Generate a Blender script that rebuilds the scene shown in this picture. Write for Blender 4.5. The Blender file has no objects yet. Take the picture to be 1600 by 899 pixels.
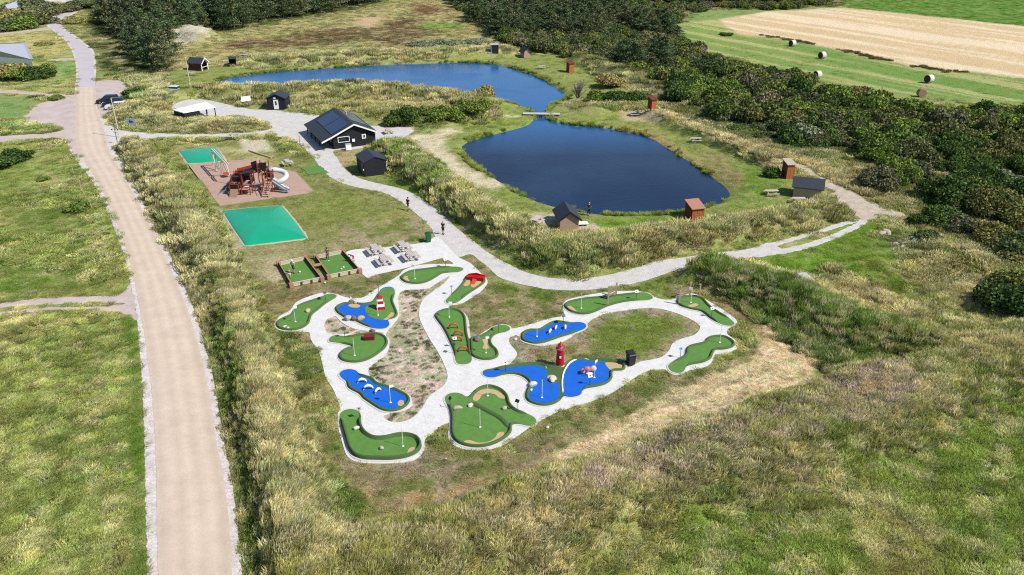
import bpy, math, random
import numpy as np
from mathutils import Vector, Matrix
from mathutils.geometry import tessellate_polygon
random.seed(7); rng = np.random.default_rng(7)
SC = bpy.context.scene; COL = SC.collection; R = math.radians; PI = math.pi

# ------------------------------------------------------------------ camera, sky, sun, exposure
FOC, PITCH, CAMH = 1240.0, R(26.16), 38.0
cd = bpy.data.cameras.new('camera'); cam = bpy.data.objects.new('camera', cd); COL.objects.link(cam)
cd.sensor_width = 36; cd.lens = FOC*36/1600; cd.clip_start = 1; cd.clip_end = 9000
cam.location = (0, 0, CAMH); cam.rotation_euler = (PI/2-PITCH, 0, 0); SC.camera = cam
SUN_EL = R(47); SX, SY = 0.92, -0.39
w = bpy.data.worlds.new('World'); SC.world = w; w.use_nodes = True
nt = w.node_tree; bg = nt.nodes['Background']; sky = nt.nodes.new('ShaderNodeTexSky')
sky.sky_type = 'NISHITA'; sky.sun_disc = False; sky.sun_elevation = SUN_EL; sky.sun_rotation = math.atan2(SX, SY)
sky.air_density = 1.0; sky.dust_density = 0.4; sky.ozone_density = 1.5
nt.links.new(sky.outputs[0], bg.inputs[0]); bg.inputs[1].default_value = 0.10
sl = bpy.data.lights.new('sun', 'SUN'); sl.energy = 4.6; sl.angle = R(0.53); sl.color = (1.0, 0.955, 0.89)
so = bpy.data.objects.new('sun', sl); COL.objects.link(so)
so.rotation_euler = Vector((SX*math.cos(SUN_EL), SY*math.cos(SUN_EL), math.sin(SUN_EL))).to_track_quat('Z', 'Y').to_euler()
SC.view_settings.view_transform = 'Standard'; SC.view_settings.look = 'None'
SC.view_settings.exposure = 0.42; SC.view_settings.gamma = 1.0
SC.cycles.use_denoising = False; SC.cycles.filter_width = 1.15; SC.cycles.max_bounces = 5; SC.cycles.diffuse_bounces = 2; SC.cycles.glossy_bounces = 2; SC.cycles.transmission_bounces = 2
SC.cycles.transparent_max_bounces = 4

# ------------------------------------------------------------------ picture <-> ground
_s, _c = math.sin(PITCH), math.cos(PITCH)
def P(u, v, z=0.0):
    x = (u-800)/FOC; y = -(v-449.5)/FOC
    dy = _c+y*_s; dz = -_s+y*_c; t = (z-CAMH)/dz
    return Vector((x*t, dy*t, z))
def Zm(k, ox, oy, pts): return [(ox+p[0]/k, oy+p[1]/k) for p in pts]
z1 = lambda p: Zm(6.154, 400, 380, p); z2 = lambda p: Zm(6.154, 620, 380, p); z3 = lambda p: Zm(4.994, 860, 430, p)
z4 = lambda p: Zm(5.714, 420, 500, p); z5 = lambda p: Zm(4.444, 500, 600, p); z6 = lambda p: Zm(5.714, 740, 500, p)
z7 = lambda p: Zm(6.4, 270, 200, p); z8 = lambda p: Zm(8, 660, 470, p)
q1 = lambda x, y: z1([(x, y)])[0]; q2 = lambda x, y: z2([(x, y)])[0]; q3 = lambda x, y: z3([(x, y)])[0]
q4 = lambda x, y: z4([(x, y)])[0]; q5 = lambda x, y: z5([(x, y)])[0]; q6 = lambda x, y: z6([(x, y)])[0]
q7 = lambda x, y: z7([(x, y)])[0]; q8 = lambda x, y: z8([(x, y)])[0]
def W(pts, z=0.0): return np.array([P(u, v, z)[:2] for u, v in pts])
def ang(a, b):
    d = P(*b)-P(*a); return math.atan2(d.y, d.x), d.length

def spline(pts, closed=True, step=0.5):
    pts = [np.array(p, float) for p in pts]; n = len(pts); out = []
    rngi = range(n) if closed else range(n-1)
    for i in rngi:
        if closed: p0, p1, p2, p3 = pts[i-1], pts[i], pts[(i+1) % n], pts[(i+2) % n]
        else: p0, p1, p2, p3 = pts[max(i-1, 0)], pts[i], pts[i+1], pts[min(i+2, n-1)]
        L = np.linalg.norm(p2-p1); k = max(1, int(L/step))
        # centripetal-ish: limit tangents
        t1 = (p2-p0); t2 = (p3-p1)
        l1, l2 = np.linalg.norm(t1)+1e-9, np.linalg.norm(t2)+1e-9
        t1 = t1/l1*min(l1*0.5, L); t2 = t2/l2*min(l2*0.5, L)
        for j in range(k):
            t = j/k; h = (2*t**3-3*t**2+1, t**3-2*t**2+t, -2*t**3+3*t**2, t**3-t**2)
            out.append(h[0]*p1+h[1]*t1+h[2]*p2+h[3]*t2)
    if not closed: out.append(pts[-1])
    out = np.array(out)
    if closed:
        x, y = out[:, 0], out[:, 1]
        if np.sum(x*np.roll(y, -1)-np.roll(x, -1)*y) < 0: out = out[::-1].copy()
    return out
def normals(loop):
    t = np.roll(loop, -1, 0)-np.roll(loop, 1, 0); t /= (np.linalg.norm(t, axis=1)[:, None]+1e-9)
    return np.stack([t[:, 1], -t[:, 0]], 1)           # outward for CCW
def offset(loop, d, sm=2):
    o = loop+normals(loop)*(np.asarray(d)[:, None] if np.ndim(d) else d)
    for _ in range(sm): o = o*0.5+0.25*(np.roll(o, 1, 0)+np.roll(o, -1, 0))
    return o

# value noise
def _h(i, j, s):
    n = (i*374761393+j*668265263+s*1442695041) & 0xffffffff
    n = ((n ^ (n >> 13))*1274126177) & 0xffffffff
    return ((n ^ (n >> 16)) & 0xffff)/65535.0
def vn(x, y, s=0):
    x = np.asarray(x, float); y = np.asarray(y, float)
    i = np.floor(x).astype(np.int64); j = np.floor(y).astype(np.int64); fx = x-i; fy = y-j
    fx = fx*fx*(3-2*fx); fy = fy*fy*(3-2*fy)
    return (_h(i, j, s)*(1-fx)+_h(i+1, j, s)*fx)*(1-fy)+(_h(i, j+1, s)*(1-fx)+_h(i+1, j+1, s)*fx)*fy
def fbm(x, y, s=0, o=4):
    r = 0; a = 0.5
    for k in range(o): r = r+a*vn(x*2**k, y*2**k, s+k*17); a *= .5
    return r/(1-.5**o)
def sst(a, b, x):
    t = np.clip((x-a)/(b-a), 0, 1); return t*t*(3-2*t)
def sdf(X, Y, poly, margin=12.0):
    """signed distance (negative inside) to a closed polygon, big outside its bounds"""
    X = np.asarray(X, float); Y = np.asarray(Y, float); out = np.full(X.shape, 1e3)
    mn = poly.min(0)-margin; mx = poly.max(0)+margin
    m = (X > mn[0]) & (X < mx[0]) & (Y > mn[1]) & (Y < mx[1])
    if not m.any(): return out
    x, y = X[m], Y[m]; d2 = np.full(x.shape, 1e9); ins = np.zeros(x.shape, bool)
    n = len(poly)
    for i in range(n):
        ax, ay = poly[i]; bx, by = poly[(i+1) % n]; ex, ey = bx-ax, by-ay
        L = ex*ex+ey*ey
        if L < 1e-12: continue
        t = np.clip(((x-ax)*ex+(y-ay)*ey)/L, 0, 1)
        d2 = np.minimum(d2, (x-ax-t*ex)**2+(y-ay-t*ey)**2)
        if ey != 0:
            c = (ay > y) != (by > y); ins ^= c & (x < ex*(y-ay)/ey+ax)
    d = np.sqrt(d2); d[ins] *= -1; out[m] = d
    return out
def ldist(X, Y, line, margin=15.0):
    out = np.full(X.shape, 1e3); mn = line.min(0)-margin; mx = line.max(0)+margin
    m = (X > mn[0]) & (X < mx[0]) & (Y > mn[1]) & (Y < mx[1])
    if not m.any(): return out
    x, y = X[m], Y[m]; d2 = np.full(x.shape, 1e9)
    for i in range(len(line)-1):
        ax, ay = line[i]; ex, ey = line[i+1]-line[i]; L = ex*ex+ey*ey+1e-12
        t = np.clip(((x-ax)*ex+(y-ay)*ey)/L, 0, 1); d2 = np.minimum(d2, (x-ax-t*ex)**2+(y-ay-t*ey)**2)
    out[m] = np.sqrt(d2); return out

# ------------------------------------------------------------------ outlines read on the ground
ROAD = [(231,960),(230,899),(228,800),(226,700),(222,600),(214,500),(205,450),(197,410),(185,375),(165,325),(143,282),(122,255),(108,232),(105,215),(112,190),(115,165),(117,140),(119,120),(118,100),(112,80),(100,62),(85,50),(73,40),(75,30),(90,22),(110,13),(118,8),(100,4),(60,1),(60,-3),(110,0),(128,6),(122,18),(104,28),(97,38),(103,46),(116,55),(132,67),(145,78),(149,90),(150,110),(149,130),(151,150),(153,170),(161,185),(176,204),(180,222),(180,236),(195,260),(215,300),(240,350),(262,390),(285,440),(305,490),(320,540),(335,600),(350,690),(362,750),(372,830),(379,899),(382,960)]
ROADIN = [(248,960),(247,899),(245,800),(243,700),(238,620),(228,540),(218,480),(208,430),(196,385),(175,330),(153,285),(134,255),(121,232),(117,212),(118,190),(119,165),(120,137),(149,137),(150,150),(150,165),(154,180),(162,200),(166,220),(172,240),(190,268),(210,305),(233,350),(254,392),(276,440),(295,490),(310,540),(324,600),(338,690),(350,750),(359,830),(364,899),(367,960)]
ASPH = [(121,137),(122,120),(121,100),(115,80),(103,62),(88,50),(77,40),(79,31),(94,23),(113,13),(122,8),(125,8),(119,17),(101,28),(94,38),(101,47),(114,56),(130,68),(142,79),(146,90),(147,110),(147,137)]
DRIVE_L = [(118,146),(105,151),(78,158),(60,163),(45,176),(38,187),(58,192),(90,199),(98,203),(75,208),(0,213),(-60,215),(-60,225),(0,223),(60,218),(92,216),(104,222),(112,236),(125,240),(125,190),(122,150)]
TRK1 = [(-60,141),(0,140),(40,143),(80,147),(118,149),(118,154),(80,152),(40,148),(0,146),(-60,147)]
TRK2 = [(-60,60),(0,51),(40,47),(75,43),(80,47),(40,51),(0,55),(-60,65)]
TRK3 = [(78,93),(118,91),(120,94),(78,96)]
TRA = [(-60,487),(0,475),(60,467),(130,464),(190,460),(203,446),(206,452),(212,480),(206,475),(140,474),(60,477),(0,482),(-60,494)]
TRB = [(-60,499),(0,489),(60,482),(130,480),(190,478),(206,470),(214,500),(198,492),(150,486),(60,487),(0,493),(-60,504)]
CARPK = [(150,128),(185,126),(196,135),(200,150),(190,165),(165,180),(158,182),(150,160)]
SIDEP = [(160,190),(163,203),(168,240),(176,236),(190,226),(215,219),(260,216),(320,216),(370,214),(410,210),(425,205),(430,214),(442,216),(455,221),(467,225),(480,238),(492,250),(507,270),(530,285),(562,294),(600,302),(625,315),(645,330),(672,355),(682,372),(700,388),(716,402),(735,398),(750,408),(765,420),(775,430),(790,438),(820,446),(860,453),(910,454),(960,449),(1000,441),(1030,432),(1060,421),(1100,412),(1150,405),(1200,399),(1222,392),(1205,383),(1165,390),(1125,395),(1075,402),(1025,409),(1000,417),(950,430),(912,435),(862,435),(825,427),(800,416),(762,395),(737,375),(712,355),(690,335),(660,312),(632,297),(600,289),(562,279),(540,265),(527,247),(522,236),(560,233),(600,222),(618,220),(640,210),(646,200),(600,198),(570,196),(520,186),(495,180),(470,177),(430,173),(400,172),(366,166),(325,157),(300,155),(275,162),(270,172),(300,182),(340,183),(370,180),(395,186),(414,191),(421,197),(415,204),(370,208),(320,210),(260,209),(230,208),(195,205),(175,198),(165,188)]
SANDR = [(1240,252),(1262,262),(1280,275),(1300,285),(1325,296),(1345,307),(1370,319),(1395,329),(1420,336),(1416,342),(1385,337),(1368,341),(1352,347),(1340,344),(1325,335),(1310,322),(1290,308),(1305,300),(1285,290),(1262,273),(1238,258)]
TRR1 = [(1180,386),(1240,371),(1290,356),(1338,341),(1346,345),(1293,361),(1240,377),(1180,393)]
TRR2 = [(1180,394),(1240,386),(1300,367),(1348,344),(1354,349),(1304,374),(1245,393),(1200,400),(1180,402)]
NET = [(541,395),(600,387),(660,380),(683,371),(700,386),(716,402),(735,412),(748,424),(755,432),(762,441),(752,455),(735,467),(718,476),(702,478),(700,482),(712,486),(728,493),(733,505),(735,527),(745,526),(765,514),(785,507),(800,514),(830,507),(860,498),(880,494),(880,484),(882,472),(905,464),(960,456),(1000,456),(1022,465),(1040,469),(1053,467),(1060,460),(1085,460),(1110,473),(1128,484),(1150,500),(1150,508),(1137,515),(1136,522),(1150,534),(1152,544),(1137,552),(1118,555),(1112,566),(1100,575),(1075,580),(1062,587),(1045,584),(1040,578),(1020,579),(1004,583),(988,593),(970,606),(940,622),(900,635),(870,645),(850,655),(840,661),(822,672),(800,688),(780,699),(750,705),(722,702),(704,693),(700,680),(701,661),(690,665),(678,675),(664,688),(663,703),(654,715),(640,722),(600,725),(560,723),(543,714),(534,690),(528,665),(528,646),(532,640),(522,612),(509,590),(504,570),(498,550),(486,532),(483,520),(470,519),(445,519),(430,512),(429,503),(438,494),(453,486),(463,473),(480,465),(505,458),(525,460),(540,465),(565,466),(580,457),(600,445),(615,436),(624,430),(632,422),(655,415),(690,413),(708,413),(700,407),(690,404),(660,412),(622,422),(585,430),(575,435),(566,428)]
ISL1 = [(703,432),(692,445),(678,455),(662,468),(656,480),(655,495),(659,507),(671,530),(685,552),(697,578),(699,592),(691,605),(678,614),(668,624),(658,640),(642,655),(620,661),(604,657),(599,650),(620,645),(640,638),(644,628),(635,618),(620,610),(600,603),(583,594),(575,580),(585,568),(602,555),(608,540),(603,522),(612,510),(622,497),(623,480),(622,465),(628,455),(645,453),(668,451),(690,438)]
ISL1B = [(510,500),(522,494),(535,505),(556,515),(600,521),(580,524),(540,523),(515,523),(507,512)]
ISL2 = [(905,518),(925,500),(945,491),(980,485),(1010,482),(1035,484),(1062,492),(1085,503),(1094,512),(1085,524),(1068,529),(1052,536),(1044,550),(1030,560),(1000,566),(985,574),(972,573),(960,566),(940,562),(905,560),(870,570),(835,570),(800,574),(794,573),(803,562),(808,553),(801,543),(795,535),(797,527),(806,524),(815,530),(830,539),(850,541),(880,534)]
POND1 = [(337,134),(342,127),(360,121),(400,116),(450,111),(500,108),(560,104),(620,101),(700,99),(750,99),(790,104),(820,113),(850,125),(870,137),(884,148),(884,156),(870,162),(860,170),(856,180),(862,190),(880,194),(920,198),(960,203),(1010,213),(1040,230),(1070,248),(1100,268),(1120,282),(1138,297),(1142,308),(1130,317),(1100,325),(1060,335),(1000,338),(960,338),(930,335),(880,328),(860,323),(830,313),(800,297),(775,280),(750,265),(730,250),(722,238),(726,226),(750,216),(790,206),(820,198),(832,190),(838,182),(824,171),(808,164),(785,160),(740,155),(680,146),(600,138),(500,139),(420,140),(355,141)]
PILL1 = [(347,330),(395,325),(440,322),(462,348),(480,373),(432,379),(383,385),(364,357)]
PILL2 = z7([(62,240),(240,203),(430,200),(470,245),(530,330),(330,352),(150,358)])
PLAYS = z7([(165,380),(380,355),(640,335),(880,320),(1010,400),(1230,440),(1290,510),(1400,620),(1390,650),(900,720),(470,780),(420,720),(290,530),(265,515),(205,450)])
BOWL = z1([(215,225),(480,160),(560,150),(850,105),(1010,290),(720,350),(640,378),(345,432)])

def dense(l, st=.4):
    l = l if np.sum(l[:, 0]*np.roll(l[:, 1], -1)-np.roll(l[:, 0], -1)*l[:, 1]) > 0 else l[::-1]; out = []
    for i in range(len(l)):
        a, b = l[i], l[(i+1) % len(l)]; k = max(1, int(np.linalg.norm(b-a)/st)); out += [a+(b-a)*j/k for j in range(k)]
    return np.array(out)
NETL = spline(W(NET), step=.35); I1 = spline(W(ISL1), step=.35); I1B = spline(W(ISL1B), step=.35); I2 = spline(W(ISL2), step=.35)
def jit(loop, a, sc=1.3, seed=3):
    return loop+normals(loop)*((fbm(loop[:, 0]*sc, loop[:, 1]*sc, seed, 3)-.5)*2*a)[:, None]
L_ROAD = jit(spline(W(ROAD), step=.25), .10, 3.5); L_ROADIN = jit(spline(W(ROADIN), step=.25), .12, 4, 9); L_ASPH = spline(W(ASPH), step=1.2)
L_DRV = jit(spline(W(DRIVE_L), step=.8), .6); L_T1 = jit(spline(W(TRK1), step=.8), .3); L_T2 = spline(W(TRK2), step=1); L_T3 = spline(W(TRK3), step=1)
L_TA = jit(spline(W(TRA), step=.4), .3); L_TB = jit(spline(W(TRB), step=.4), .3)
L_CP = jit(spline(W(CARPK), step=.8), .5); L_SIDE = jit(spline(W(SIDEP), step=.4), .13, 2.5); L_SR = jit(spline(W(SANDR), step=.3), .5, 1.5); L_R1 = jit(spline(W(TRR1), step=.3), .25, 2); L_R2 = jit(spline(W(TRR2), step=.3), .25, 2)
L_PL1 = dense(W(PILL1)); L_PL2 = dense(W(PILL2)); L_PLAY = W(PLAYS); L_BOWL = W(BOWL)
L_POND = jit(spline(W(POND1, -.35), step=1.0), .35, .6)
FLATS = [L_R1, L_R2, L_ROAD, L_DRV, L_T1, L_T2, L_T3, L_TA, L_TB, L_CP, L_SIDE, L_SR, L_PL1, L_PL2, L_PLAY, L_BOWL]
def thin(l, k): return l[::k]
def net_sd(X, Y):
    d = sdf(X, Y, NETL)
    for h in (I1, I1B, I2): d = np.maximum(d, -sdf(X, Y, h, 60))
    return d
def flat_sd(X, Y):
    d = net_sd(X, Y)
    for p in FLATS: d = np.minimum(d, sdf(X, Y, thin(p, 2) if len(p) > 80 else p))
    return d
BUILT = [[(480,192),(522,238),(592,227),(640,200),(552,172)], [(552,262),(572,281),(608,275),(590,250),(565,246)],
         [(415,173),(452,173),(452,160),(418,160)], [(868,358),(915,360),(925,345),(880,335)], [(1245,318),(1290,318),(1292,292),(1250,292)],
         [(300,113),(330,113),(330,100),(302,100)]]
BUILTW = [W(b) for b in BUILT]

# ------------------------------------------------------------------ relief
RIDGES = [  # crest (photo pixels on the ground), half width m, height m
 ([(196,232),(232,270),(262,310),(300,370),(330,430),(357,500),(378,580),(398,660),(418,740),(438,830),(460,930)], 3.9, 2.0),
 ([(440,960),(520,945),(600,915),(720,872),(860,818),(990,768),(1130,716),(1300,660),(1450,610),(1640,545)], 6.2, 1.7),
 ([(612,240),(650,270),(700,312),(755,352),(815,390),(860,408),(920,406),(985,393),(1060,382),(1150,372),(1240,357),(1310,335)], 4.6, 1.9),
 ([(1105,442),(1150,449),(1200,463),(1270,493),(1340,524),(1430,545)], 4.8, 2.05),
 ([(195,188),(240,188),(300,196),(360,199),(400,200)], 4, .8),
 ([(165,182),(190,165),(230,160),(270,165)], 7, 1.5), ([(210,130),(230,135),(245,150)], 5, 1.3),
 ([(300,150),(345,150),(420,149),(520,146),(620,144),(700,152),(760,165)], 7, 2.0),
 ([(380,101),(450,99),(560,94),(680,89),(780,84)], 6, 1.6), ([(905,97),(960,115),(1010,133),(1045,150)], 5, 1.8),
 ([(1020,182),(1060,200),(1110,220),(1170,243),(1215,262)], 3.2, 1.3), ([(930,175),(960,172),(1000,170)], 5, 1),
 ([(500,182),(540,180),(600,188)], 4, 1), ([(600,185),(700,195),(770,178)], 5, .8),
 ([(255,213),(300,221),(380,220)], 1.6, .5), ([(1300,430),(1360,460),(1420,490)], 2, .6), ([(262,60),(290,58),(320,64)], 7, 3.2),
 ([(190,222),(215,226)], 2.5, .8), ([(640,215),(655,207),(672,201)], 1.2, .5), ([(1340,440),(1480,400),(1600,440)], 6, .8)]
RW = [(spline(W(r[0]), closed=False, step=4), r[1], r[2]) for r in RIDGES]
def height(X, Y, fsd=None):
    z = np.zeros(X.shape)
    for l, hw, h in RW:
        d = ldist(X, Y, l); z = np.maximum(z, h*(.75+.5*fbm(X*.22, Y*.22, 5, 3))*(1-sst(.15, 1, d/hw)))
    z = z+(fbm(X*.11, Y*.11, 31, 4)-.45)*.55
    if fsd is None: fsd = flat_sd(X, Y)
    z = z*sst(.3, 3.0, fsd)
    for b in BUILTW: z = z*sst(0, 2.0, sdf(X, Y, b))
    psd = sdf(X, Y, thin(L_POND, 2), 14)
    z = np.where(psd < 8, np.minimum(z*sst(0, 6, psd), np.maximum(-.35+psd*.42, -1.6)), z)
    near_lawn = 1
    return np.where(Y > 420, z*0, z)

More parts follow.
